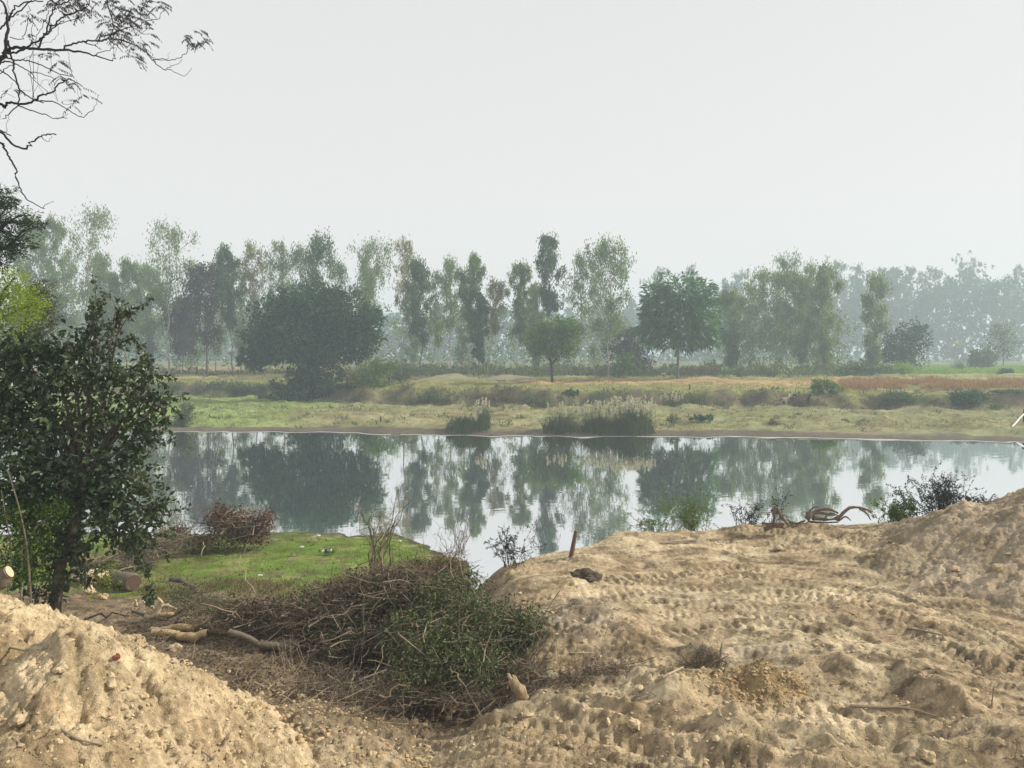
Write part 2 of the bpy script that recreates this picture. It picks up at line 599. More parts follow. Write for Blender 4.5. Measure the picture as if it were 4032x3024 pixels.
RIDGES = [  # photo path, half width, height
    (pxline([(1900, 2795), (2100, 2790), (2300, 2825), (2500, 2880), (2800, 2950), (3100, 3010), (3400, 3080)]), .13, .14),
    (pxline([(2130, 2765), (2350, 2790), (2500, 2840), (2800, 2885), (3000, 2930), (3250, 2960)]), .13, .15),
    (pxline([(1900, 2850), (2200, 2905), (2450, 2960), (2700, 3020)]), .08, .08),
    (pxline([(2900, 2900), (3200, 2880), (3500, 2930), (3800, 2940)]), .16, .13),
    (pxline([(3300, 2600), (3500, 2640), (3650, 2740), (3780, 2800)]), .2, .2),
    (pxline([(2750, 2600), (3000, 2590), (3250, 2620), (3350, 2680)]), .22, .17),
    (pxline([(3600, 2960), (3800, 2990), (4032, 2960)]), .16, .14),
]
BUMPS = [  # u, v, rx, ry, h (metres)
    (3050, 2110, 1.1, .8, .20), (3230, 2120, 1.0, .8, .22), (3330, 2200, .55, .5, .24), (3560, 2110, .9, .7, .30),
    (3440, 2150, .8, .7, .22), (2700, 2120, 1.5, .5, .12), (2500, 2140, .8, .6, .14), (2920, 2120, .6, .6, .15),
    (2330, 2470, .9, 1.0, .42), (2170, 2560, .6, .9, .22), (2500, 2570, .7, .5, .2),
    (2980, 2735, .85, .45, .34), (2660, 2790, .55, .4, .28), (2870, 2915, .33, .25, .26), (2560, 2700, .6, .4, .18),
    (3490, 2900, .5, .28, -.30), (3500, 2850, .6, .14, .12), (3430, 2665, .5, .3, .16), (3130, 2640, .7, .3, .16),
    (3720, 2770, .35, .3, .2), (2390, 2350, .7, .35, -.12), (2150, 2430, .5, .4, -.1), (3000, 2870, .3, .2, -.15),
    (2960, 2330, 2.0, 1.2, -.05), (2100, 2300, .8, .8, .15), (2330, 2210, .8, .6, .15), (1180, 2800, .8, .5, .18), (1330, 2900, .7, .5, .2),
    (1000, 2620, .6, .5, .12), (3320, 2995, .5, .3, .15), (3950, 2900, .5, .4, .16),
]
BUMPW = [(*P2(u, v), rx, ry, h) for u, v, rx, ry, h in BUMPS]


def low_mask(x, y):
    """1 on the low left ground (grass shelf and log clearing), 0 on the sandy plateau"""
    xb = np.interp(y, [4, 9, 10.5, 14, 17, 22, 30], [-1.2, -.9, -.2, -.6, -.9, -.6, -.2])
    return 1 - sstep(x - xb, -.7, .9)


def base_near(x, y):
    yl = y + np.maximum(0, x + 4.0) * 1.25 + .35 * fbm(x * .7, y * .7, 3, 44)
    zl = np.interp(yl, [2, 9, 11.5, 14, 17.3, 18.5, 22.3, 24.8, 26.5, 32], [1.15, 1.1, .98, .72, .36, .27, .15, .0, -.7, -1.3])
    e = y - edge_y(x)
    zr = np.interp(e, [-1, 0, .5, 1.6, 3, 8], [1.2, 1.2, 1.0, .1, -.8, -1.3])
    k = low_mask(x, y)
    return zl * k + zr * (1 - k), k


def grass_mask(x, y):
    k = low_mask(x, y)
    g = sstep(y + fbm(x * .9, y * .9, 3, 4) * .9, 16.7, 17.9)
    return g * k


def flow(x, y):
    """coordinates along and across the sweep of the machine's turns"""
    dx, dy = x - 2.5, y - 6.0
    r = np.hypot(dx, dy * 1.0)
    return np.arctan2(dx, dy) * 10.0, r


def loose(x, y):
    """1 where the soil was heaped or dug, 0 where it was driven flat"""
    v = 1 - sstep(np.hypot((x - .6) / 2.2, (y - 12.2) / 2.6), .6, 1.1)
    v = np.maximum(v, 1 - sstep(np.hypot((x - 7.4) / 3.2, (y - 19.2) / 1.6), .7, 1.1))
    v = np.maximum(v, 1 - sstep(np.hypot((x - 3.0) / 1.6, (y - 10.6) / .8), .7, 1.1))
    return np.maximum(v, low_mask(x, y)) + .2 * vn(x, y, 88)


def lanes(x, y):
    """tread lanes of many passes: (how strongly a lane shows, its lug height 0..1)"""
    a, r = flow(x, y)
    th = a / 10.0
    rr = r + .30 * vn(th * 3, r * .45, 37) + .05 * vn(x * 2.5, y * 2.5, 36)
    bnd = np.floor(rr / .62)
    wi = rr / .62 - bnd
    lane = sstep(wi, .06, .13) * (1 - sstep(wi, .62, .70))
    ph = (np.sin(bnd * 12.9898) * 43758.5453) % 1.0
    show = sstep(y, 9.7, 10.6) * sstep(vn(th * 5.5 + ph * 9, bnd * 3.7, 38) + .35 * vn(x * 2.1, y * 2.6, 40), -.05, .5)
    arc = th * rr / .15 + ph + 1.3 * np.abs(wi - .45)
    lug = sstep(np.sin(arc * 2 * math.pi), -.25, .35)
    fine = np.sin(rr * 2 * math.pi / .145 + 2.0 * vn(th * 5, rr * .5, 39))
    return lane * show, lug, fine, show


def flow_relief(x, y):
    a, r = flow(x, y)
    ln, lug, fine, show = lanes(x, y)
    n = fbm(a * .5, r * 3.0, 3, 21, .5)
    z = .018 * n + ln * (.026 * lug * (1 + .5 * vn(a * 1.5, r * 2, 35)) - .024)
    z = z + .012 * fine * (1 - ln) * sstep(vn(a * .3, r * .8, 61), -.2, .4)
    q = fbm(a * .9 + 3, r * 2.6, 4, 63, .55) * 1.6
    fq = q - np.floor(q)
    z = z + .020 * (1 - .7 * ln) * (np.floor(q) + sstep(fq, 0, .14))
    pit = sstep(vn(a * 4, r * 8, 65), .62, .85) * sstep(vn(a * .9, r * 1.4, 66), -.2, .5)
    return z - .04 * pit * (1 - .6 * ln) + .006 * vn(a * 12, r * 14, 29) * (1 - .5 * ln)


def h_near(x, y, detail=True):
    x, y = np.asarray(x, float), np.asarray(y, float)
    z, k = base_near(x, y)
    g = grass_mask(x, y)
    sandy = 1 - g
    for bx, by, rx, ry, h in BUMPW:
        z = z + h * np.exp(-((x - bx) / rx) ** 2 - ((y - by) / ry) ** 2) * (1 + .25 * vn(x * 3, y * 3, 8))
    if not detail:
        return z
    z = z + sandy * (.045 * fbm(x * .6, y * .8, 3, 1) + .012 * fbm(x * 3.2, y * 4.2, 3, 5)) + g * .02 * fbm(x * 2, y * 2, 3, 2)
    for pl, hw, hh in RIDGES:
        d, s, bd = seg_dist(x, y, pl)
        wv = hh * (1 + .35 * vn(s * 3.0, s * 0 + 2.0, 3)) * np.exp(-(bd / hw) ** 2) * (1 + .3 * vn(x * 7, y * 7, 2))
        z = z + wv
    tr = np.zeros_like(z)
    for pl, wd, lug, dep in TRACKS:
        d, s, bd = seg_dist(x, y, pl)
        inside = 1 - sstep(bd, wd * .42, wd * .55)
        fade = sstep(vn(s * .5, s * 0 + pl[0, 0], 6), -.75, -.1) * .75 + .35
        lugp = np.sin(2 * math.pi * (s / .19) + np.abs(d) * 7) * .5 + .5
        z = z - inside * fade * dep + inside * fade * 1.2 * lug * sstep(lugp, .35, .65) + .03 * fade * np.exp(-((bd - wd * .62) / .08) ** 2)
        tr = np.maximum(tr, inside * fade)
    # clods, scrapes and pits in the loose sand
    rough = sandy * (1 - .8 * tr)
    cl = fbm(x * 8, y * 13, 4, 11, .65)
    z = z + rough * (.25 + .75 * sstep(loose(x, y), .2, .8)) * (.014 * cl + .040 * np.maximum(0, cl - .5) - .05 * np.maximum(0, -cl - .55)) * (.5 + .7 * sstep(fbm(x * .6, y * .8, 2, 91), -.5, .5))
    z = z + (1 - k) * flow_relief(x, y) + sandy * k * .014 * fbm(x * 2.0 + y * .6, y * 15 + x * 2, 3, 21)
    z = z + rough * .008 * vn(x * 24, y * 28, 9) + rough * sstep(loose(x, y), .2, .8) * .05 * sstep(vn(x * 5, y * 7, 47), .45, .8) * vn(x * 13, y * 17, 48)
    return z


def ground_at(u, v, z0=1.1):
    z = z0
    for _ in range(14):
        q = onz(u, v, z)
        z = .5 * z + .5 * float(h_near(q[0], q[1]))
    q = onz(u, v, z)
    return np.array([q[0], q[1], float(h_near(q[0], q[1]))])


def near_color(x, y, z):
    k, g = low_mask(x, y), grass_mask(x, y)
    n = fbm(x * .8, y * 1.1, 4, 31)
    n2 = fbm(x * 4, y * 6, 3, 33)
    sand = np.array([.63, .515, .335])
    warm = np.array([.51, .395, .245])
    grey = np.array([.50, .45, .36])
    damp = np.array([.215, .16, .10])
    a = sstep(n, -.5, .6)[..., None]
    c = warm * (1 - a) + sand * a
    px = sstep(-((x - 3.6) / 1.6) ** 2 - ((y - 11.6) / 1.0) ** 2 + .5 * n2, -.9, 0)[..., None] * .4
    c = c * (1 - px) + grey * px
    px = sstep(-((x - 1.0) / 1.2) ** 2 - ((y - 12.8) / 1.6) ** 2 + .5 * n2, -.9, 0)[..., None] * .7
    c = c * (1 - px) + grey * .85 * px
    d = (sstep(n2 + .35 * fbm(x * .5, y * .6, 3, 36), .15, .7) * .75)[..., None]
    c = c * (1 - d) + damp * d
    dk = (sstep(-((x - .7) / 1.5) ** 2 - ((y - 10.9) / 1.1) ** 2 + .7 * fbm(x * 1.6, y * 1.8, 4, 38), -.8, .2) * .55)[..., None]
    c = c * (1 - dk) + np.array([.30, .235, .15]) * dk
    og = (np.exp(-((x - BUMPW[11][0]) / .8) ** 2 - ((y - BUMPW[11][1] + .1) / .42) ** 2) > .45)[..., None]
    c = np.where(og, np.array([.42, .305, .16]) * (1 + .2 * n2[..., None]), c)
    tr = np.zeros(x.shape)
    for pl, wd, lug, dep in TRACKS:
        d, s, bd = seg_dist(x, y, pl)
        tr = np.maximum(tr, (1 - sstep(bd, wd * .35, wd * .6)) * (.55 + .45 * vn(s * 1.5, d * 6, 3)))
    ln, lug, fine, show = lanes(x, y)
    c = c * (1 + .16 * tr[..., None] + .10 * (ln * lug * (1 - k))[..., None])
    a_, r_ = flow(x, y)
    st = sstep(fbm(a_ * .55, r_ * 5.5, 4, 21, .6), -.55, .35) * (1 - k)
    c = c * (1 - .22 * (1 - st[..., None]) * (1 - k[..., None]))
    lit = k * sstep(y + n2 * .6, 8.0, 9.8)
    litter = np.array([.25, .19, .12]) * (1 + .35 * n2[..., None])
    c = c * (1 - lit[..., None]) + litter * lit[..., None]
    gr = np.array([.165, .25, .048])
    gr2 = np.array([.28, .29, .105])
    b = sstep(fbm(x * .9, y * 1.5, 5, 41, .65), -.2, .5)[..., None]
    gg = gr * (1 - b) + gr2 * b
    c = c * (1 - g[..., None]) + gg * g[..., None]
    mud = (g * sstep(fbm(x * 1.3, y * 2, 4, 97, .6), .35, .7))[..., None]
    c = c * (1 - .6 * mud) + np.array([.16, .125, .08]) * .6 * mud
    wet = sstep(z + .03 * n2, .06, .0)[..., None]
    c = c * (1 - wet) + np.array([.09, .08, .055]) * wet
    return np.clip(c, .01, .9)


def fan_grid(ys, ts):
    Yg, Tg = np.meshgrid(ys, ts, indexing='ij')
    return Tg * Yg, Yg


def grid_faces(nr, nc, keep=None):
    i = np.arange(nr * nc).reshape(nr, nc)
    F = np.stack([i[:-1, :-1], i[:-1, 1:], i[1:, 1:], i[1:, :-1]], -1).reshape(-1, 4)
    return F if keep is None else F[keep]


# heaps of sand beside the clearing ------------------------------------------------
def smax(a, b, k=.25):
    h = np.clip(.5 + .5 * (a - b) / k, 0, 1)
    return b * (1 - h) + a * h + k * h * (1 - h)


def cone(x, y, ax, ay, az, sl_, streak=1.0, seed=0):
    dx, dy = x - ax, y - ay
    r = np.hypot(dx, dy)
    th = np.arctan2(dy, dx)
    z = az - sl_ * np.sqrt(r * r + .06) * (1 + .10 * vn(th * 2.4, r * .3, seed))
    z = z + streak * np.minimum(r, 1.6) * (.035 * fbm(th * 9, r * .55, 3, seed + 1) + .022 * vn(th * 26, r * 1.3, seed + 2))
    return z


def heap_detail(x, y, sx, sy, seed, amp=1.0):
    c = fbm(x * 7 + seed, y * 7, 4, seed + 5, .65)
    f = amp * (.010 * c + .03 * np.maximum(0, c - .45) - .09 * np.maximum(0, -c - .5))
    f = f + amp * .017 * fbm(x * 15, y * 15, 3, seed + 6, .6)
    q = fbm((x * sx + y * sy) * 1.6, (-x * sy + y * sx) * 3.4, 5, seed + 12, .6) * 2.0
    fq = q - np.floor(q)
    f = f + amp * .020 * (np.floor(q) + sstep(fq, 0, .14))
    f = f - amp * .022 * sstep(vn((x * sx + y * sy) * 5, (-x * sy + y * sx) * 8, seed + 14), .5, .72)
    f = f - amp * .09 * sstep(vn((x * sx + y * sy) * 2.2, (-x * sy + y * sx) * 4.5, seed + 15), .6, .8) * .3
    f = f + amp * .042 * fbm((x * sx + y * sy) * 1.2, (-x * sy + y * sx) * 5.0, 4, seed + 9, .6)
    return f


def z_left(x, y):
    z = smax(cone(x, y, -6.9, 8.9, 3.36, .70, 1.2, 2), cone(x, y, -4.85, 8.1, 3.10, .80, 1.2, 5), .12)
    z = smax(z, cone(x, y, -4.3, 6.6, 2.78, .74, 1.2, 9), .2)
    return z + heap_detail(x, y, .75, -.66, 3, 1.0)


def z_right(x, y):
    z = smax(cone(x, y, 13.2, 16.4, 3.55, .52, 1.0, 12), cone(x, y, 10.9, 17.5, 2.62, .6, 1.0, 15), .3)
    z = smax(z, cone(x, y, 8.75, 16.6, 1.85, .6, 1.0, 17), .2)
    return z + heap_detail(x, y, -.9, -.4, 23, .9)


ys = np.concatenate([np.linspace(-6, 5.6, 14), np.geomspace(6, 26.5, 430), np.linspace(27.6, 40, 8)])
ts_in = np.concatenate([np.linspace(-.78, .78, 690), np.linspace(.786, 1.0, 45)])
# real metres, a sheet in front of and beside the camera: columns follow x so that they stay parallel behind y = 5
ts = np.concatenate([[-3.5, -2.2, -1.5, -1.1, -.9], ts_in, [1.1, 1.3, 1.6, 2.2, 3.5]])
Yq, Tq = np.meshgrid(ys, ts, indexing='ij')
X = Tq * np.maximum(Yq, 5.0)
Y = Yq
Z = h_near(X, Y)
Z = np.where(Y > 32, np.minimum(Z, -1.2), Z)
mb = MB()
bury = np.zeros(X.shape, bool)                     # nothing is laid deep under the two heaps or the river
qm = (X < -1.2) & (X > -10.0) & (Y < 11.4) & (Y > 3.8)
bury[qm] = z_left(X[qm], Y[qm]) > Z[qm] + .35
qm = (X > 7.8) & (X < 18.3) & (Y > 11.2) & (Y < 20.3)
bury[qm] = z_right(X[qm], Y[qm]) > Z[qm] + .35
kp = ~(bury[:-1, :-1] & bury[:-1, 1:] & bury[1:, :-1] & bury[1:, 1:]).reshape(-1)
mb.add(np.stack([X, Y, Z], -1), grid_faces(*X.shape, kp))
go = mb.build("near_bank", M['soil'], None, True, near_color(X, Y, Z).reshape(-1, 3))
tag(go, kind="structure")


def heap(name, label, x0, x1, y0, y1, step, fn, colfn):
    xs, ysx = np.arange(x0, x1, step), np.arange(y0, y1, step)
    Xh, Yh = np.meshgrid(xs, ysx, indexing='xy')
    Zh = fn(Xh, Yh)
    below = Zh < h_near(Xh, Yh) - .06
    keep = ~(below[:-1, :-1] & below[:-1, 1:] & below[1:, :-1] & below[1:, 1:]).reshape(-1)
    b = MB()
    b.add(np.stack([Xh, Yh, Zh], -1), grid_faces(*Xh.shape, keep))
    o = b.build(name, M['soil'], None, True, colfn(Xh, Yh).reshape(-1, 3))
    tag(o, label, "sand heap")
    return o


def c_left(x, y):
    n = fbm(x * 1.5, y * 1.5, 4, 51)
    n = n + .8 * fbm((x * .75 - y * .66) * .9, (x * .66 + y * .75) * 5.5, 4, 57, .6)
    s = sstep(n, -.9, .8)[..., None]
    d = (1 - sstep(n, -1.0, -.45))[..., None] * .7
    c = np.array([.55, .42, .25]) * (1 - s) + np.array([.67, .535, .335]) * s
    return c * (1 - d) + np.array([.36, .265, .155]) * d


def c_right(x, y):
    n = fbm(x * 1.2, y * 1.2, 4, 61)[..., None]
    s = sstep(n, -.6, .7)
    return np.array([.42, .335, .22]) * (1 - s) + np.array([.52, .42, .29]) * s


heap("sand_heap", "large pale sand heap filling the bottom left corner, pitted and streaked", -10.2, -1.2, 3.6, 11.6, .0225, z_left, c_left)
heap("sand_heap", "brown sand mound at the right edge above the tyre tracks", 7.6, 18.5, 11.0, 20.5, .036, z_right, c_right)


def surf(x, y):
    """top of whatever soil stands there"""
    z = h_near(x, y)
    z = np.maximum(z, np.where((np.asarray(x) < -1.2) & (np.asarray(y) < 11.6), z_left(x, y), -9))
    return np.maximum(z, np.where((np.asarray(x) > 7.6) & (np.asarray(y) > 11) & (np.asarray(y) < 20.5), z_right(x, y), -9))


def soil_pt(u, v, lo=5.0, hi=24.0):
    """first soil met on the sight line of a photo pixel"""
    yy = np.linspace(lo, hi, 900)
    a, b = (u - CX) / FPX, (CY - v) / FPX
    t_ = yy / (CT + b * ST)
    xx, zz = a * t_, HCAM + t_ * (b * CT - ST)
    s_ = surf(xx, yy)
    hit = np.nonzero(zz <= s_)[0]
    i = hit[0] if len(hit) else len(yy) - 1
    return np.array([xx[i], yy[i], s_[i]])


# ------------------------------------------------------------------ far bank
def shore_y(x):
    return 55.5 - .115 * x + 1.3 * vn(x * .12, x * 0 + 5, 2) + .7 * vn(x * .45, x * 0 + 7, 2) + .35 * vn(x * 1.3, x * 0 + 9, 2)


def scarp_y(x):
    return np.interp(x, [-80, -26, -18, 0, 12, 30, 60], [93, 91, 81, 78.5, 77.5, 74, 72]) + 2.2 * vn(x * .16, x * 0 + 1, 3) + 1.3 * vn(x * .5, x * 0 + 4, 3)


def h_far(x, y, detail=True):
    x, y = np.asarray(x, float), np.asarray(y, float)
    ws = y - shore_y(x)
    sc_ = y - scarp_y(x)
    wid = scarp_y(x) - shore_y(x)
    zb = np.interp(ws, [-8, 0, .35, 1.6, 4], [-1.6, -.05, .06, .24, .34]) + .55 * np.clip((ws - 4) / np.maximum(wid - 4, 1), 0, 1)
    top = np.interp(x, [-60, -25, -15, 30], [2.45, 2.45, 2.2, 2.25])
    s = sstep(sc_ + .9 * vn(x * .5, y * .3, 6), -.8, 1.9)
    zt = top + np.interp(y, [75, 112, 150, 300, 3000], [0, .62, .95, 1.1, 1.2])
    z = zb * (1 - s) + zt * s
    if detail:
        am = sstep(ws, .5, 4)
        z = z + am * (.16 * fbm(x * .22, y * .3, 3, 7) + .09 * fbm(x * 1.1, y * 1.3, 3, 8)) + 1.6 * s * (1 - s) * fbm(x * .5, y * .7, 3, 9)
        z = z + .12 * sstep(sc_, 2, 8) * (1 - sstep(y, 108, 125)) * sstep(vn(x * .03, y * .42, 15), .1, .6)
    if detail:
        q = fbm(x * .28, y * .5, 4, 19, .55) * 1.7
        fq = q - np.floor(q)
        z = z + .13 * am * (1 - .7 * sstep(y, 100, 112)) * (np.floor(q) + sstep(fq, 0, .15) - .5)
    return z


def far_color(x, y):
    ws = y - shore_y(x)
    sc_ = y - scarp_y(x)
    n = fbm(x * .15, y * .3, 4, 71)
    n2 = fbm(x * .8, y * 1.6, 3, 73)
    def C(*c):
        return np.array(c)
    def mix(c, d, f):
        f = np.clip(f, 0, 1)[..., None]
        return c * (1 - f) + d * f
    c = np.broadcast_to(C(.215, .225, .10), x.shape + (3,)).copy()
    c = mix(c, C(.29, .255, .14), sstep(n + .8 * n2, -.1, .7) * .85)
    c = mix(c, C(.19, .30, .06), sstep(-x, 15, 25) * (.75 + .2 * n))
    c = mix(c, C(.12, .105, .065), sstep(n2, .3, .8) * .6)
    q = fbm(x * .28, y * .5, 4, 19, .55) * 1.7
    fq = q - np.floor(q)
    c = mix(c, C(.15, .12, .075), (fq < .2) * sstep(ws, 2, 5) * .55)
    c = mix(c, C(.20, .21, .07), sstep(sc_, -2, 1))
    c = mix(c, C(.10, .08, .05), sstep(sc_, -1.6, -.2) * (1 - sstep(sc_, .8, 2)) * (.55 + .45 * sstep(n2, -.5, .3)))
    t_ = sstep(sc_, 2, 5)
    c = mix(c, C(.31, .27, .12), t_ * sstep(vn(x * .02, y * .35, 75), -.2, .3) * .8)
    red = t_ * sstep(y, 85, 87) * (1 - sstep(y, 99, 102)) * sstep(x, -4, 3) * sstep(n2, -.9, .1)
    c = mix(c, C(.43, .27, .135), red * .85)
    c = mix(c, C(.36, .29, .15), t_ * (1 - sstep(x, -8, -2)) * sstep(y, 100, 103) * (1 - sstep(y, 106, 109)) * .7)
    c = mix(c, C(.26, .19, .12), sstep(-x, 24, 30) * sstep(y, 110, 116) * .8)
    c = mix(c, C(.085, .10, .045), sstep(y, 112, 118) * (1 - sstep(-x, 24, 30)) * (1 - sstep(x, 34, 40)))
    c = mix(c, C(.17, .32, .08), sstep(x, 36, 42) * sstep(y, 122, 126) * (1 - sstep(y, 168, 172)))
    c = mix(c, C(.14, .16, .07), sstep(y, 170, 180))
    c = mix(c, C(.115, .095, .07), (1 - sstep(ws + .8 * n2, 1.2, 2.6)))
    return np.clip(c, .01, .9)


ys = np.concatenate([np.linspace(46, 54, 10), np.linspace(54.4, 135, 240), np.geomspace(138, 1500, 50)])
ts = np.concatenate([np.linspace(-2.2, -.8, 12), np.linspace(-.78, .78, 380), np.linspace(.8, 2.2, 12)])
X, Y = fan_grid(ys, ts)
X = np.clip(X, -1500, 1500)
Z = h_far(X, Y)
mb = MB()
mb.add(np.stack([X, Y, Z], -1), grid_faces(*X.shape))
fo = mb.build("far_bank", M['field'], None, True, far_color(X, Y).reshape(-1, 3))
tag(fo, kind="structure")

# river ------------------------------------------------------------------
mb = MB()
mb.add([(-1500, 14, 0), (1500, 14, 0), (1500, 70, 0), (-1500, 70, 0)], [[0, 1, 2, 3]])
wa = mb.build("river_water", M['water'])
tag(wa, kind="structure")
# pale broken strip lying on the water along the far shore
for name, xr in (("shore_strip", (-8.5, 42.0)), ("shore_strip", (-46, -9))):
    xs = np.arange(xr[0], xr[1], .25)
    off = .45 * vn(xs * .35, xs * 0 + 3, 5)
    wd = np.maximum(-.3, .55 * sstep(vn(xs * .23, xs * 0 + 9, 6) + .5 * vn(xs * .9, xs * 0 + 2, 4), -.05, .6) * (1.0 if xr[0] > -9 else .45))
    sy = shore_y(xs)
    b = MB()
    a = np.stack([xs, sy - .5 - wd + off * .3, xs * 0 + .006], -1)
    c_ = np.stack([xs, sy - .15 + off * .2, xs * 0 + .006], -1)
    n_ = len(xs)
    i = np.arange(n_ - 1)
    b.add(np.concatenate([a, c_]), np.stack([i, i + 1, i + 1 + n_, i + n_], -1))
    fo = b.build(name, M['film'])
    tag(fo, kind="stuff")

# haze: the winter air itself ------------------------------------------------------
hz, t, o = newmat("winter haze")
pv = N(t, "ShaderNodeVolumePrincipled")
pv.inputs["Color"].default_value = (.74, .88, 1.0, 1)
pv.inputs["Density"].default_value = .0015
pv.inputs["Density Attribute"].default_value = ""
pv.inputs["Anisotropy"].default_value = 0.1
t.links.new(pv.outputs[0], o.inputs["Volume"])
mb = MB()
x0, x1, y0, y1, z0, z1 = -1600, 1600, -60, 1600, -3.0, 56.0
mb.add([(x0, y0, z0), (x1, y0, z0), (x1, y1, z0), (x0, y1, z0), (x0, y0, z1), (x1, y0, z1), (x1, y1, z1), (x0, y1, z1)],
       [[3, 2, 1, 0], [4, 5, 6, 7], [0, 1, 5, 4], [1, 2, 6, 5], [2, 3, 7, 6], [3, 0, 4, 7]])
ho = mb.build("haze", hz)
tag(ho, kind="stuff")

# ------------------------------------------------------------------ trees across the river
def far_ground(x, y):
    return float(h_far(np.array([x]), np.array([y]))[0])


def limb_curve(p0, p1, sag, k=6, wob=.06):
    t = np.linspace(0, 1, k)[:, None]
    p = p0 * (1 - t) + p1 * t
    L = np.linalg.norm(p1 - p0)
    p[:, 2] += (sag * L * 4 * t * (1 - t))[:, 0]
    p[1:-1] += rng.normal(size=(k - 2, 3)) * wob * L * .3
    return p


EG = "slender trees in the grove across the river"


def euca(u, vtop, wpx, Y, style, label, utop=None, c0=.36, nl=None, vb=None):
    """tall thin tree: trunk foot under u, top at (utop, vtop), crown wpx wide"""
    utop = u if utop is None else utop
    sc_ = Y / FPX
    x = at(u, 1480, Y)[0]
    zb = far_ground(x, Y)
    top = at(utop, vtop, Y)
    H = top[2] - zb
    W = wpx * sc_ * 1.06
    matk, lf, lw, per, ncl = {
        'sparse': ('euca', .42, .12, 32, 105), 'dense': ('euca', .42, .13, 40, 165), 'dark': ('euca_dark', .42, .14, 44, 140),
        'yellow': ('euca_yellow', .40, .12, 32, 110), 'neem': ('neem_grey', .40, .20, 46, 140), 'col': ('euca', .46, .17, 42, 150),
        'hazy': ('euca_dark', .9, .42, 26, 110)}[style]
    name = "neem_tree" if style == 'neem' else "eucalyptus_tree"
    per = int(per * .78)
    lw *= 1.1
    root = thing(name, label, "tree", (x, Y, zb), EG)
    k = 9
    t = np.linspace(0, 1, k)
    ln = np.stack([x + (top[0] - x) * t ** 1.3 + rng.normal(size=k) * .012 * H * np.minimum(t * 3, 1) * (1 - t * .3), Y + rng.normal(size=k) * .01 * H * t, zb - .15 + (H * .98 + .15) * t], 1)
    r0 = np.clip(.0065 * H, .07, .2) * (1.5 if style == 'neem' else 1)
    b = MB()
    b.add(*tubes(ln, r0 * (1 - .86 * t), 6))
    cl = []
    nlimb = 15 if style != 'neem' else 18
    for i in range(nlimb):
        s = c0 + (.96 - c0) * (i + rng.random()) / nlimb
        p0 = np.array([np.interp(s, t, ln[:, j]) for j in range(3)])
        prof = {'col': math.sin(math.pi * min(1, .18 + .82 * (1 - (s - c0) / (1 - c0)))) * .9 + .15,
                'neem': math.sin(math.pi * (.15 + .75 * (s - c0) / (1 - c0))) + .1}.get(style, .45 + .65 * math.sin(math.pi * (s - c0) / (1.02 - c0)))
        az = i * 2.4 + rng.random() * 1.2
        r = W * .5 * prof * (.55 + .5 * rng.random()) * (1 - .72 * sstep(s, .78, 1.0))
        rise = r * (.55 + .9 * rng.random())
        p1 = p0 + np.array([math.cos(az) * r, math.sin(az) * r, min(rise, max(.2, (top[2] - p0[2]) * .85))])
        lc = limb_curve(p0, p1, .08)
        b.add(*tubes(lc, np.linspace(r0 * .5 * (1.1 - s * .5), .025, len(lc)), 4))
        m_ = max(2, int(ncl / nlimb))
        ss = rng.uniform(.35, 1.05, m_)
        q = np.stack([np.interp(ss, np.linspace(0, 1, len(lc)), lc[:, j]) for j in range(3)], 1)
        cl.append(q + rng.normal(size=q.shape) * W * .055)
    ss = rng.uniform(c0, 1.0, ncl // 5)
    cl.append(np.stack([np.interp(ss, t, ln[:, j]) for j in range(3)], 1) + rng.normal(size=(len(ss), 3)) * W * .06)
    b.build("trunk", M['bark_grey'] if style in ('neem', 'dark', 'hazy') else M['bark_pale'], root, True)
    cl = np.concatenate(cl)
    if vb:
        cl = cl[cl[:, 2] > at(u, vb, Y)[2]]
    sp = np.clip(W * .05, .15, .34)
    C = np.repeat(cl, per, 0)
    C = C + rng.normal(size=C.shape) * np.array([sp, sp, sp * 1.9]) * rng.uniform(.6, 1.35, (len(cl), 1)).repeat(per, 0)
    D = rdir(len(C)) * .55 + np.array([0, 0, -1.0])
    b = MB()
    b.add(*leaves(C, D, lf * rng.uniform(.6, 1.3, len(C)), lw * rng.uniform(.7, 1.2, len(C))))
    b.build("crown", M[matk], root)
    return root


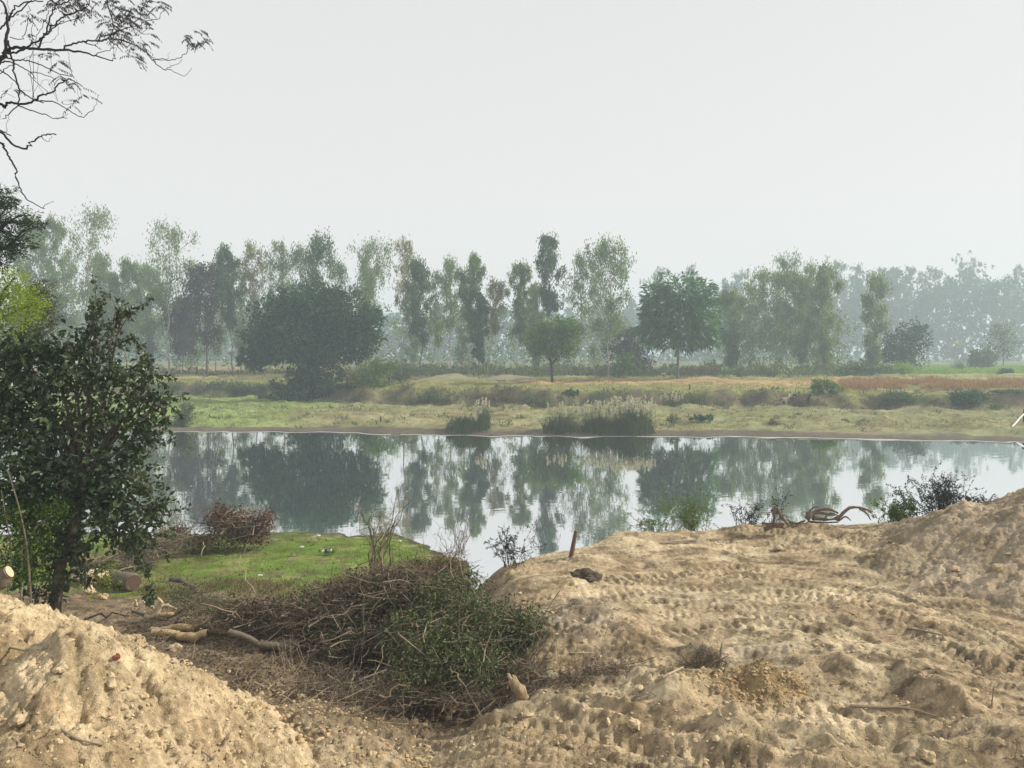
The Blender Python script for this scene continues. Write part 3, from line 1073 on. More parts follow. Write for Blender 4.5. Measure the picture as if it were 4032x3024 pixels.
# u of the foot, v of the top, crown width, distance, look, label, u of the top, where the crown starts
EU = [
    (105, 835, 150, 108, 'dense', "leftmost tall eucalyptus, half hidden behind the dark feathery foliage", 120, .3),
    (228, 840, 120, 112, 'dense', "eucalyptus with a soft pointed top just left of the tall forked one", 213, .3),
    (332, 812, 210, 106, 'sparse', "tallest loose eucalyptus at left with a long arm reaching right", 368, .42),
    (440, 1060, 110, 118, 'dense', "short dense eucalyptus behind the shrub tip at left", 440, .2),
    (500, 1010, 110, 114, 'dense', "pale green eucalyptus in the dip right of the tallest left tree", 505, .2),
    (585, 1060, 130, 120, 'col', "low dense green tree at the foot of the open topped eucalyptus", 590, .15),
    (664, 872, 175, 106, 'sparse', "open topped eucalyptus with a bare pale lower trunk, left of the grey neem", 665, .40),
    (815, 1055, 250, 106, 'neem', "grey purple spreading tree with a forked trunk, left of the dark acacia", 800, .33),
    (720, 1180, 150, 112, 'neem', "small grey tree under the open topped eucalyptus", 725, .3),
    (920, 955, 105, 105, 'dark', "dark leaning eucalyptus with a tufted top, right of the grey neem", 888, .38),
    (1010, 945, 115, 110, 'yellow', "yellowish eucalyptus with a thin trunk, left above the dark acacia", 985, .45),
    (1115, 945, 125, 110, 'sparse', "thin crowned eucalyptus rising behind the left of the dark acacia", 1110, .4),
    (1245, 920, 190, 108, 'dark', "broad full crowned eucalyptus straight above the dark acacia", 1250, .35),
    (1405, 945, 180, 112, 'sparse', "eucalyptus leaning right beside the dark acacia", 1500, .4),
    (1580, 932, 120, 108, 'yellow', "light wispy eucalyptus with a clear trunk above the hedge bush", 1600, .40),
    (1655, 1015, 120, 105, 'dark', "dark sided eucalyptus between the wispy one and the sparse pair", 1645, .3),
    (1720, 1060, 100, 116, 'sparse', "thin eucalyptus behind the left straw mound", 1722, .3),
    (1775, 1000, 120, 112, 'sparse', "sparse eucalyptus with two light tufts over the left straw mound", 1770, .4),
    (1845, 990, 100, 108, 'dense', "pointed eucalyptus standing behind the gap of the straw mounds", 1868, .4),
    (1885, 1150, 90, 105, 'dark', "narrow dark column tree above the right straw mound", 1892, .22),
    (1920, 1095, 110, 109, 'yellow', "leaning bare stemmed eucalyptus left of the round tree", 1965, .45),
    (2060, 1030, 100, 110, 'dense', "slim eucalyptus directly left of the tall dark drooping one", 2050, .3),
    (2160, 920, 120, 106, 'dark', "tall dark drooping eucalyptus above the small round tree", 2165, .45),
    (2285, 995, 150, 109, 'sparse', "loose eucalyptus right behind the small round tree", 2290, .35),
    (2395, 940, 190, 107, 'dense', "big yellow green eucalyptus right of the small round tree", 2400, .28),
    (2880, 1150, 130, 116, 'col', "pale green column tree right beside the long leaved round tree", 2875, .12),
    (3005, 1062, 140, 118, 'sparse', "first eucalyptus of the close clump right of the long leaved tree", 3005, .2),
    (3100, 1012, 170, 119, 'dense', "tallest eucalyptus in the close clump on the right", 3098, .2),
    (3185, 1025, 110, 121, 'sparse', "wispy topped eucalyptus in the close clump on the right", 3190, .25),
    (3248, 1030, 130, 117, 'col', "bright column tree closing the right end of the close clump", 3255, .12),
    (3435, 1085, 130, 122, 'col', "lone cone shaped green tree before the blue misty wood", 3450, .1),
]
EU2 = [(160, 900, 130, 121, 'sparse', "soft eucalyptus between the two leftmost ones, farther back"), (275, 960, 120, 124, 'sparse', "back row eucalyptus left of the tallest left tree"), (395, 1000, 130, 122, 'col', "back row green tree under the long arm of the tallest left tree"),
       (545, 1020, 120, 124, 'sparse', "back row eucalyptus left of the open topped one"), (760, 1000, 120, 125, 'sparse', "back row eucalyptus behind the grey neem, left side"), (850, 1010, 110, 124, 'sparse', "back row eucalyptus behind the grey neem, right side"),
       (950, 1040, 110, 122, 'sparse', "back row eucalyptus between the dark leaning one and the yellowish one"), (1060, 1010, 120, 123, 'sparse', "back row eucalyptus behind the left shoulder of the acacia"), (1180, 960, 130, 123, 'sparse', "back row eucalyptus filling the left side of the full crowned one"), (1320, 1010, 120, 122, 'sparse', "back row eucalyptus filling the right side of the full crowned one"),
       (1440, 1010, 130, 124, 'col', "back row green tree behind the leaning eucalyptus"), (1530, 985, 110, 123, 'sparse', "back row eucalyptus between the leaning and the wispy one"), (1620, 1090, 110, 124, 'sparse', "back row eucalyptus under the wispy one"), (1700, 1030, 110, 122, 'sparse', "back row eucalyptus right of the dark sided one"), (1820, 1060, 110, 124, 'sparse', "back row eucalyptus left of the pointed one"),
       (2005, 1130, 110, 122, 'sparse', "back row low eucalyptus right of the leaning bare stemmed one"), (2110, 1110, 100, 124, 'col', "back row green tree left of the tall dark drooping one"), (2230, 1080, 110, 122, 'sparse', "back row eucalyptus right of the tall dark drooping one"), (2340, 1030, 120, 123, 'sparse', "back row eucalyptus between the last two before the long leaved tree"),
       (2450, 1060, 90, 122, 'sparse', "back row wisp right of the big yellow green eucalyptus"), (2950, 1110, 120, 128, 'sparse', "back row tree left in the close clump"), (3055, 1060, 120, 129, 'sparse', "back row tree in the middle of the close clump"), (3150, 1080, 130, 127, 'col', "back row green tree in the right of the close clump"), (3215, 1100, 120, 128, 'sparse', "back row tree behind the bright column tree")]
EU2 = [e for i_, e in enumerate(EU2) if not (1430 < e[0] < 2460 and i_ % 2)]
for e in EU2:
    EU.append((*e, e[0] + 6, .12))
for e in EU:
    euca(e[0], e[1], e[2], e[3], e[4], e[5], e[6], e[7])

# misty trees far behind: tops that stand out of the wood
HZ = [
    (2600, 1045, 110, "misty tree top peeping out left of the long leaved round tree"),
    (2725, 1042, 80, "small misty top right above the long leaved round tree"),
    (2860, 1100, 90, "low misty top beyond the pale green column tree"),
    (2915, 1062, 90, "misty tree left behind the close eucalyptus clump"),
    (3312, 1018, 110, "misty tall tree right behind the bright column tree"),
    (3385, 1035, 110, "misty twin of tops left of the lone cone shaped tree"),
    (3480, 1045, 70, "thin misty spire just right of the lone cone shaped tree"),
    (3525, 1062, 70, "second thin misty spire right of the lone cone shaped tree"),
    (3592, 1040, 110, "misty pointed tree above the dark round bush tree"),
    (3690, 1052, 120, "misty flat topped tree left of the tallest far one"),
    (3815, 1008, 140, "tallest misty tree of the far wood with a square top"),
    (3925, 1110, 120, "misty shoulder of foliage right of the tallest far tree"),
    (4010, 1045, 130, "misty tree cut by the right edge of the picture"),
    (4110, 1070, 130, "misty tree beyond the right edge"),
]
for u, vt, wd, lb in HZ[:-1]:
    euca(u, vt, wd * 1.15, 320 + 30 * rng.random(), 'hazy', lb, u, .25)
    S.objects[-1]
# the body of the far wood and the thicket of the grove, masses nobody could count
def wood(name, mat, cols, Y0, Y1, n, zb, hw, leaf, lw, kmin=.0, hz=.8, drop=-.5):
    pts = []
    for u, vt in cols:
        Yd = rng.uniform(Y0, Y1)
        tp = at(u, vt, Yd)
        h_ = rng.random(n) ** hz * (1 - kmin) + kmin
        wd = hw * (1 - .6 * h_ ** 2)
        ncl = max(1, n // 12)
        off = np.repeat(rng.normal(size=(ncl, 3)), 12, 0)[:n]
        hc = np.repeat(h_[:ncl], 12)[:n]
        m_ = len(hc)
        wc = hw * (1 - .6 * hc ** 2)
        P = np.stack([tp[0] + off[:m_, 0] * wc * .6, Yd + off[:m_, 1] * wc * .6, zb + (tp[2] - zb) * hc], 1)
        pts.append(P + rng.normal(size=P.shape) * hw * np.array([.09, .09, .16]))
    C = np.concatenate(pts)
    b = MB()
    b.add(*leaves(C, rdir(len(C)) * .7 + [0, 0, drop], leaf * rng.uniform(.6, 1.3, len(C)), lw))
    o = b.build(name, M[mat])
    tag(o, kind="stuff")


wood("far_wood", 'euca_dark', [(u, 1105 + 35 * math.sin(u * .021) + 25 * math.sin(u * .057)) for u in range(3270, 4300, 42)] + [(u, 1200 + 30 * math.sin(u * .03)) for u in range(2480, 3270, 60)] + [(u, 1235 + 25 * math.sin(u * .05)) for u in range(-200, 2480, 52)], 335, 390, 800, 3.3, 6.8, 2.1, 1.25)
wood("grove_thicket", 'euca', [(u, 1150 + 60 * math.sin(u * .019) + 40 * math.sin(u * .047 + 1)) for u in range(-150, 960, 42)], 122, 140, 700, 3.0, 3.0, .5, .24, .08)
wood("grove_thicket", 'euca', [(u, 1230 + 55 * math.sin(u * .023 + 2) + 30 * math.sin(u * .051)) for u in range(960, 2500, 48)], 122, 142, 400, 3.0, 3.0, .5, .24, .02, 1.1)
wood("grove_thicket", 'euca', [(u, 1190 + 45 * math.sin(u * .029 + 1) + 30 * math.sin(u * .071)) for u in range(2830, 3330, 40)], 124, 138, 700, 3.0, 2.6, .5, .22, .02)
# low dark scrub under the grove
b = MB()
n_ = 9000
uu = rng.uniform(1480, 3420, n_)
Yd = rng.uniform(108, 124, n_)
hh = .8 + 1.5 * np.abs(vn(uu * .012, uu * 0 + 2, 4)) + .6 * vn(uu * .05, uu * 0, 5)
xx = (uu - CX) / FPX * Yd
C = np.stack([xx, Yd, h_far(xx, Yd) + rng.random(n_) ** 1.2 * np.maximum(hh, .3)], 1)
b.add(*leaves(C, rdir(n_) + [0, 0, .5], .55 * rng.uniform(.6, 1.3, n_), .26))
tag(b.build("undergrowth", M['shrub']), kind="stuff")
b = MB()
n_ = 1500
uu = rng.uniform(560, 1160, n_)
Yd = rng.uniform(107, 116, n_)
xx = (uu - CX) / FPX * Yd
hh = np.maximum(.2, .5 + .9 * vn(uu * .03, uu * 0 + 2, 4))
C = np.stack([xx, Yd, h_far(xx, Yd) + rng.random(n_) ** 1.2 * hh], 1)
b.add(*leaves(C, rdir(n_) + [0, 0, .5], .5 * rng.uniform(.6, 1.3, n_), .2))
tag(b.build("undergrowth", M['shrub']), kind="stuff")


def blob_points(blobs, Y, n, clump=14, tight=.12, shell=.5, dy=1.0):
    """points bunched into sprays inside ellipsoids given in photo pixels at depth Y (plus own depth offset)"""
    wts = np.array([bb[2] * bb[3] for bb in blobs], float)
    nc = max(1, n // clump)
    pick = rng.choice(len(blobs), nc, p=wts / wts.sum())
    sc_ = Y / FPX
    out, cen = [], []
    bl = np.array([[*at(bb[0], bb[1], Y + (bb[4] if len(bb) > 4 else 0)), bb[2] * sc_, bb[3] * sc_] for bb in blobs])
    d = rdir(nc) * (rng.random((nc, 1)) ** (shell / 1.0)) * rng.uniform(.8, 1.26, (nc, 1))
    B = bl[pick]
    c = B[:, :3] + d * np.stack([B[:, 3], (B[:, 3] + B[:, 4]) * .5 * dy, B[:, 4]], 1)
    R = (B[:, 3] + B[:, 4]) * .5 * tight
    p = np.repeat(c, clump, 0) + rng.normal(size=(nc * clump, 3)) * np.repeat(R, clump)[:, None]
    return p, np.repeat(B[:, :3], clump, 0), c, bl


def blob_tree(name, label, cat, foot, Y, blobs, n, leaf, lw, mat, droop=-.2, out=.8, trunk=None, r0=.2, group=None, clump=14, tight=.12, shell=.5, bark='bark_grey', fold=False, dy=1.0, gfun=None, limbs=True, rnd=.7, foot_xyz=None, crown="crown", kind=None, lvar=(.6, 1.3)):
    if foot_xyz is None:
        x = at(foot, 1480, Y)[0]
        zb = far_ground(x, Y)
        F0 = np.array([x, Y, zb])
    else:
        F0 = np.array(foot_xyz, float)
    root = thing(name, label, cat, F0, group)
    p, cen, cl, bl = blob_points(blobs, Y, n, clump, tight, shell, dy)
    p[:, 2] = np.maximum(p[:, 2], F0[2] - .05) if foot_xyz is None else p[:, 2]
    D = unit(p - cen) * out + rdir(len(p)) * rnd + np.array([0, 0, droop])
    if limbs:
        b = MB()
        tp = np.array(trunk[-1]) if trunk else None
        tr = [F0 - [0, 0, .2]] + ([at(u, v, Y) for u, v in trunk] if trunk else [F0 + [0, 0, .3]])
        tr = smooth_line(np.array(tr), 4)
        b.add(*tubes(tr, np.linspace(r0, r0 * .65, len(tr)), 7))
        for q in bl:
            lc = limb_curve(tr[-1 - int(rng.integers(0, max(1, len(tr) // 3)))], q[:3], .08, 6)
            b.add(*tubes(lc, np.linspace(r0 * .45, r0 * .1, 6), 5))
            for j in range(3):
                e = q[:3] + rdir(1)[0] * np.array([q[3], q[3], q[4]]) * .75
                l2 = limb_curve(lc[3 + j % 3], e, .05, 5)
                b.add(*tubes(l2, np.linspace(r0 * .16, r0 * .04, 5), 4))
        b.build("trunk", M[bark], root, True)
    b = MB()
    nn = len(p)
    b.add(*leaves(p, D, leaf * rng.uniform(*lvar, nn), lw * rng.uniform(.7, 1.2, nn), fold))
    b.build(crown, M[mat], root)
    return root


# the big dark acacia at the waterside terrace
blob_tree("acacia_tree", "big dark spreading acacia with boughs sweeping low over the bank", "tree", 1235, 85.5,
          [(1230, 1215, 150, 85), (1110, 1250, 110, 80), (1340, 1240, 120, 90), (1050, 1330, 90, 75), (1180, 1330, 150, 90), (1330, 1340, 120, 80), (1440, 1310, 62, 85),
           (1000, 1400, 55, 45), (1460, 1250, 45, 40), (1240, 1420, 100, 80), (1210, 1500, 75, 60), (1400, 1390, 45, 40), (1040, 1400, 60, 40), (1230, 1550, 90, 45), (1150, 1540, 70, 45), (1310, 1530, 60, 50), (1100, 1570, 60, 25), (1290, 1170, 70, 45), (1160, 1180, 80, 50), (1180, 1580, 80, 25), (975, 1425, 35, 25)],
          27000, .52, .23, 'leaf_dark', -.15, .8, [(1232, 1480), (1235, 1380)], .42, bark='bark_dark', clump=16, tight=.11, shell=.42)
blob_tree("round_tree", "small round umbrella shaped tree with a forked trunk in the middle of the field", "tree", 2175, 92,
          [(2180, 1290, 70, 40), (2120, 1330, 55, 50), (2240, 1325, 50, 50), (2180, 1350, 80, 50), (2110, 1370, 35, 30), (2230, 1380, 45, 30), (2165, 1395, 55, 22), (2240, 1280, 35, 25), (2260, 1300, 25, 25)],
          8500, .34, .16, 'leaf_round', .0, .7, [(2172, 1455), (2170, 1420)], .2, bark='bark_dark', clump=14, tight=.13)
t_ = blob_tree("long_leaved_tree", "dome shaped bright green tree with long drooping leaves on a straight trunk", "tree", 2668, 100,
          [(2670, 1150, 110, 62), (2590, 1200, 68, 75), (2755, 1200, 70, 75), (2670, 1230, 130, 85), (2580, 1290, 58, 60), (2770, 1290, 52, 65), (2680, 1310, 110, 50), (2560, 1330, 35, 35), (2790, 1340, 35, 30), (2700, 1345, 60, 25)],
          5600, .95, .30, 'leaf_mango', -.55, .95, [(2670, 1400), (2672, 1300)], .2, clump=8, tight=.13, shell=.33, rnd=.45)
blob_tree("bush_tree", "dark round bushy tree in front of the misty wood", "tree", 3560, 128,
          [(3590, 1310, 55, 40), (3530, 1350, 60, 55), (3600, 1380, 55, 60), (3540, 1400, 70, 45), (3630, 1300, 30, 28), (3480, 1410, 35, 35)],
          4500, .5, .24, 'leaf_dark', 0, .7, [(3560, 1420)], .25, clump=14, tight=.14)
blob_tree("round_bush", "grey green dome shaped bush on the far green field", "bush", 3870, 150,
          [(3870, 1410, 45, 40), (3860, 1430, 55, 25)], 1600, .6, .25, 'shrub', .2, .9, None, .12, clump=12, tight=.14)
blob_tree("field_tree", "thin hazy tree right of the dome shaped bush on the far field", "tree", 3950, 165,
          [(3950, 1300, 45, 30), (3955, 1345, 55, 35), (3940, 1390, 40, 30)], 1300, .6, .22, 'shrub', -.2, .8, [(3952, 1390)], .15, clump=10, tight=.16)
blob_tree("olive_tree", "blue grey low tree between the yellow green eucalyptus and the long leaved tree", "tree", 2480, 112,
          [(2480, 1330, 50, 40), (2440, 1380, 60, 50), (2500, 1400, 60, 50), (2540, 1440, 40, 30)], 3800, .42, .2, 'neem_grey', 0, .7, [(2480, 1430)], .2, clump=13)
blob_tree("leafy_bush", "bright tipped bush in front of the blue grey low tree", "bush", 2470, 108,
          [(2470, 1415, 35, 30), (2500, 1440, 35, 22), (2445, 1450, 35, 22)], 1200, .4, .2, 'leaf_round', .1, .8, None, .08)
# bushes on the terrace
BU = [
    ("hedge_bush", "flat topped yellow green bush right of the dark acacia", 1470, 84.5, [(1460, 1455, 60, 32), (1500, 1450, 50, 28), (1440, 1500, 50, 45), (1470, 1540, 55, 45), (1420, 1550, 50, 35)], 3600, .34, .15, 'leaf_round'),
    ("feathery_bush", "olive feathery bush just right of the flat topped bush", 1570, 88, [(1560, 1465, 60, 30), (1600, 1475, 40, 25), (1555, 1510, 50, 35)], 1800, .36, .10, 'shrub'),
    ("low_bush", "dark low bush at the foot of the dark acacia on its right", 1350, 84, [(1350, 1540, 50, 40), (1330, 1575, 60, 25)], 1500, .36, .16, 'leaf_dark'),
    ("low_bush", "dry pinkish bush between the dark acacia and the flat topped bush", 1370, 93, [(1370, 1480, 40, 30), (1350, 1505, 50, 22)], 900, .36, .12, 'shrub_dry'),
    ("water_bush", "small dark bush alone on the left waterline", 722, 60.5, [(722, 1628, 34, 26), (720, 1655, 42, 24), (700, 1675, 40, 14), (735, 1605, 20, 16)], 1500, .24, .09, 'shrub'),
    ("dark_bush", "dark bush beside the pale terrace bank left of the green crop", 3375, 112, [(3375, 1455, 60, 22), (3350, 1468, 50, 16), (3410, 1470, 45, 14)], 1500, .42, .2, 'leaf_dark'),
    ("bright_bush", "light green bush standing in the green crop", 3560, 118, [(3555, 1450, 45, 20), (3580, 1458, 35, 14)], 800, .42, .18, 'crop_green'),
    ("pale_bush", "pale green bush left of the light green one by the crop", 3480, 119, [(3480, 1456, 40, 16)], 600, .42, .18, 'leaf_round'),
    ("green_bush", "fresh green bush hiding a goat, left of the red brown crop", 3235, 75.5, [(3225, 1515, 26, 24), (3255, 1520, 34, 26), (3290, 1530, 30, 20), (3215, 1540, 26, 16)], 1700, .26, .11, 'leaf_round'),
    ("scarp_bush", "dark shrub on the bank edge below the red brown crop, left one", 3530, 73.5, [(3530, 1562, 60, 24), (3490, 1580, 45, 16), (3570, 1572, 50, 20)], 1600, .28, .12, 'shrub'),
    ("scarp_bush", "large dark shrub on the bank edge below the red brown crop, middle one", 3820, 73, [(3800, 1560, 60, 22), (3850, 1570, 70, 24), (3760, 1575, 40, 16)], 2000, .28, .12, 'leaf_dark'),
    ("scarp_bush", "dark shrub on the bank edge at the right picture edge", 3990, 73, [(3970, 1560, 50, 24), (4030, 1572, 55, 26), (3940, 1585, 40, 16)], 1700, .28, .12, 'shrub'),
    ("scarp_bush", "grey straw draped shrub on the bank edge under the goats", 3190, 73.6, [(3180, 1590, 60, 26), (3140, 1600, 40, 18), (3230, 1600, 40, 20)], 1500, .30, .08, 'shrub_dry'),
    ("scarp_bush", "dark shrub under the overhang right of the pale plumes", 2740, 76, [(2720, 1580, 40, 24), (2780, 1585, 60, 22), (2830, 1592, 40, 18)], 1500, .28, .1, 'shrub'),
    ("scarp_bush", "brown shrub on the bank left of the tall reeds", 1950, 77.5, [(1900, 1565, 40, 18), (1960, 1562, 50, 20), (2010, 1572, 40, 16)], 1400, .28, .1, 'shrub_dry'),
    ("scarp_bush", "grey green shrub on the bank between the two reed stands", 2110, 77, [(2090, 1580, 45, 18), (2140, 1588, 45, 14)], 1000, .28, .1, 'shrub'),
    ("scarp_bush", "brown green shrub on the bank right of the flat topped bush", 1680, 79, [(1640, 1575, 50, 18), (1700, 1565, 50, 20), (1760, 1572, 40, 16)], 1500, .28, .1, 'shrub'),
    ("scarp_bush", "small dark shrub on the terrace lip above the reeds", 2265, 78.5, [(2260, 1547, 32, 9), (2235, 1550, 20, 7)], 500, .26, .12, 'leaf_dark'),
    ("scarp_bush", "dark shrub on the far left bank, beside the shrub leaves", 640, 92.5, [(620, 1525, 60, 16), (680, 1522, 45, 16), (570, 1528, 45, 14)], 1500, .34, .13, 'shrub'),
    ("scarp_bush", "long dark shrub on the left bank toward the dark acacia", 900, 92, [(860, 1520, 55, 18), (930, 1528, 65, 18), (1000, 1535, 60, 16), (1060, 1530, 50, 16)], 2200, .34, .13, 'shrub'),
    ("dry_bush", "brown thorny bush on the terrace left of the pale bank", 2740, 104, [(2720, 1465, 55, 16), (2790, 1462, 50, 18)], 900, .4, .14, 'shrub_dry'),
    ("dry_bush", "dark thorny bush right of the straight tree trunk", 2960, 106, [(2920, 1468, 45, 16), (2990, 1465, 50, 18), (3040, 1468, 40, 14)], 1100, .4, .14, 'shrub'),
    ("meadow_bush", "low plant tuft on the meadow right of the plumes", 2655, 60, [(2655, 1645, 22, 16), (2655, 1655, 28, 10)], 420, .2, .06, 'shrub'),
    ("meadow_bush", "broad leaved patch on the meadow left of the dry tufts", 2765, 62, [(2745, 1645, 30, 8), (2790, 1647, 28, 7)], 420, .22, .12, 'leaf_dark'),
    ("meadow_bush", "dry brown tuft on the meadow, the taller left one", 3050, 60, [(3050, 1660, 18, 18), (3050, 1670, 24, 10)], 420, .22, .05, 'shrub_dry'),
    ("meadow_bush", "dry brown tuft on the meadow, the right one", 3322, 60, [(3322, 1665, 18, 14)], 300, .2, .05, 'shrub_dry'),
    ("meadow_bush", "tiny bush at the scarp foot below the large dark shrub", 3925, 70, [(3925, 1602, 26, 9)], 350, .2, .09, 'leaf_round'),
    ("crop_bush", "blue green bush in the far crop edge near the right", 3955, 122, [(3950, 1462, 22, 12), (3970, 1468, 22, 9)], 400, .4, .2, 'leaf_dark'),
]
for nm, lb, ft, Yd, bl, n_, l_, w_, mt in BU:
    blob_tree(nm, lb, "bush", ft, Yd, bl, n_, l_, w_, mt, .1, .7, None, .06, clump=12, tight=.16, shell=.55)

# reeds with pale plumes at the waterline --------------------------------------------
def reeds(label, u0, u1, Y, vtop, n, plumes, name="reed_clump", lean=.30, bladew=.05, vp=None):
    xa, xb = at(u0, 1700, Y)[0], at(u1, 1700, Y)[0]
    xc = (xa + xb) / 2
    g = far_ground(xc, Y)
    root = thing(name, label, "reeds", (xc, Y, g))
    H = at((u0 + u1) / 2, vtop, Y)[2] - g
    x = rng.normal(size=n) * (xb - xa) * .27 + xc
    x = np.clip(x, xa - .2, xb + .2)
    y = Y + rng.normal(size=n) * .6
    z = h_far(x, y) - .05
    h = H * rng.uniform(.35, 1.12, n) * (1 - .35 * ((x - xc) / ((xb - xa) * .5 + .1)) ** 2)
    az = rng.random(n) * 6.28
    t = np.linspace(0, 1, 5)
    ln = lean * h * rng.uniform(.3, 2.2, n)
    P = np.stack([x[:, None] + np.cos(az)[:, None] * ln[:, None] * t ** 2, y[:, None] + np.sin(az)[:, None] * ln[:, None] * t ** 2, z[:, None] + h[:, None] * (t - .22 * t ** 3 * rng.random((n, 1)))], -1)
    b = MB()
    b.add(*tubes(P, bladew * .5 * (1 - .8 * t)[None, :] * np.ones((n, 1)), 3))
    tag(b.build("blade", M['reed'], root), kind="stuff")
    if plumes:
        i = rng.choice(n, plumes)
        b = MB()
        px = x[i] + rng.normal(size=plumes) * .15
        pv = at(u0, vp if vp else vtop - 40, Y)[2]
        hp = (pv - g) * rng.uniform(.72, 1.0, plumes)
        P2_ = np.stack([px, y[i], z[i]], 1)[:, None] + np.stack([.12 * rng.normal(size=(plumes, 1)) * t, 0 * t[None] * np.ones((plumes, 1)), hp[:, None] * t], -1)
        bs = MB()
        bs.add(*tubes(P2_, .012, 3))
        tag(bs.build("stalk", M['reed'], root), kind="stuff")
        tips = P2_[:, -1]
        C = np.repeat(tips, 16, 0) - np.array([0, 0, 1]) * rng.random((plumes * 16, 1)) * .55
        D = rdir(len(C)) * .7 + [-.25, 0, .9]
        b.add(*leaves(C, D, .24 * rng.uniform(.6, 1.2, len(C)), .08))
        tag(b.build("plume", M['plume'], root), kind="stuff")
    return root


reeds("dark reed clump with drooping tips on the waterline, leftmost of the reeds", 1770, 1880, 57.2, 1628, 620, 0)
reeds("narrow dark reed clump with a few plumes beside the leftmost clump", 1880, 1925, 57.6, 1605, 300, 10, vp=1560)
reeds("pointed green reed clump at the left of the long reed stand", 2150, 2270, 56.6, 1612, 560, 10, vp=1580)
reeds("dark middle reed clump of the long stand with pink plumes", 2280, 2430, 56.5, 1622, 900, 40, vp=1575)
reeds("right end reed clump crowded with pale plumes", 2420, 2560, 56.2, 1600, 950, 75, vp=1562)
reeds("tuft of big creamy plumes on the bank edge right of the reeds", 2610, 2690, 74.5, 1570, 150, 14, "plume_grass", vp=1545)
reeds("tall cream pampas plume in front of the misty wood", 3745, 3790, 140, 1400, 120, 12, "plume_grass", vp=1325)

# crops and rough grass ------------------------------------------------------------
def tufts(name, mat, n, xf, yf, hgt, wd, per=4, lean=.5, zf=None, mask=None):
    x, y = xf(n), yf(n)
    if mask is not None:
        k = mask(x, y)
        x, y = x[k], y[k]
    z = (zf or h_far)(x, y)
    C = np.repeat(np.stack([x, y, z - .02], 1), per, 0)
    C[:, :2] += rng.normal(size=(len(C), 2)) * wd * 2
    D = rng.normal(size=(len(C), 3)) * [lean, lean, 0] + [0, 0, 1]
    b = MB()
    b.add(*leaves(C, D, hgt * rng.uniform(.5, 1.3, len(C)), wd))
    o = b.build(name, M[mat])
    tag(o, kind="stuff")
    return o


def ux(u0, u1):
    return lambda n: rng.uniform(u0, u1, n)


def fan(name, mat, n, u0, u1, Y0, Y1, hgt, wd, per=4, lean=.5, mask=None):
    uu = rng.uniform(u0, u1, n)
    Yd = rng.uniform(Y0, Y1, n)
    xx = (uu - CX) / FPX * Yd
    return tufts(name, mat, n, lambda k: xx, lambda k: Yd, hgt, wd, per, lean, None, mask)


fan("red_brown_crop", 'millet', 5200, 3310, 4300, 78, 96, .62, .09, 4, .5, lambda x, y: vn(x * .25, y * .4, 33) > -.55)
fan("green_crop", 'crop_green', 5000, 3480, 4400, 122, 168, .7, .16, 3, .4)
fan("rough_grass", 'grass_far', 13000, -300, 4300, 57, 92, .24, .05, 4, .8, lambda x, y: (y - shore_y(x) > 2.2) & (vn(x * .3, y * .5, 13) > -.25))
fan("rough_grass", 'grass_far', 6000, 300, 4300, 78, 112, .30, .07, 4, .7, lambda x, y: (y - scarp_y(x) > .5) & (vn(x * .15, y * .5, 14) > .0))
fan("scarp_scrub", 'shrub', 7000, 300, 4300, 72, 97, .45, .12, 4, .9, lambda x, y: (np.abs(y - scarp_y(x) - .3) < 1.9) & (vn(x * .35, y * .1, 16) > -.1))
fan("meadow_weeds", 'shrub', 900, 300, 4300, 57, 78, .45, .09, 6, .8, lambda x, y: (y - shore_y(x) > .8) & (vn(x * .5, y * .6, 53) > .25))
fan("scarp_straw", 'shrub_dry', 3500, 1300, 4300, 72, 84, .5, .06, 4, .9, lambda x, y: (np.abs(y - scarp_y(x)) < 1.8) & (vn(x * .3, y * .1, 18) > -.1))

# straw mounds, goats, a person, posts -----------------------------------------------
def mound(label, u, vtop, wpx, Y):
    sc_ = Y / FPX
    x = at(u, 1480, Y)[0]
    g = far_ground(x, Y)
    h = at(u, vtop, Y)[2] - g
    Wm = wpx * sc_
    a = np.linspace(-1, 1, 40)
    A, Bq = np.meshgrid(a, a, indexing='xy')
    r = np.hypot(A, Bq)
    Zm = np.maximum(0, 1 - r ** 1.6) * h * (1 + .25 * fbm(A * 3 + u, Bq * 3, 3, 4)) - .08
    mb_ = MB()
    mb_.add(np.stack([x + A * Wm * .5, Y + Bq * Wm * .3, g + Zm], -1), grid_faces(40, 40))
    o = mb_.build("straw_mound", M['straw'], None, True)
    tag(o, label, "straw mound", "straw mounds before the grove")


mound("long straw mound before the grove, the left and higher one", 1770, 1470, 250, 101)
mound("long straw mound before the grove, the right one near the round tree", 2010, 1473, 230, 101)
mound("little heap of pale straw right of the flat topped bush", 1525, 1492, 60, 92)


def skin_body(name, pts, edges, rad, mat, parent, sub=1):
    me = bpy.data.meshes.new(name)
    me.from_pydata([tuple(p) for p in pts], edges, [])
    o = bpy.data.objects.new(name, me)
    COL.objects.link(o)
    o.parent = parent
    me.materials.append(mat)
    sk = o.modifiers.new("Skin", 'SKIN')
    for i, r in enumerate(rad):
        v = me.skin_vertices[0].data[i]
        v.radius = (r, r) if np.isscalar(r) else r
        v.use_root = (i == 0)
    sk.use_smooth_shade = True
    ss = o.modifiers.new("Sub", 'SUBSURF')
    ss.levels = sub
    ss.render_levels = sub
    return o


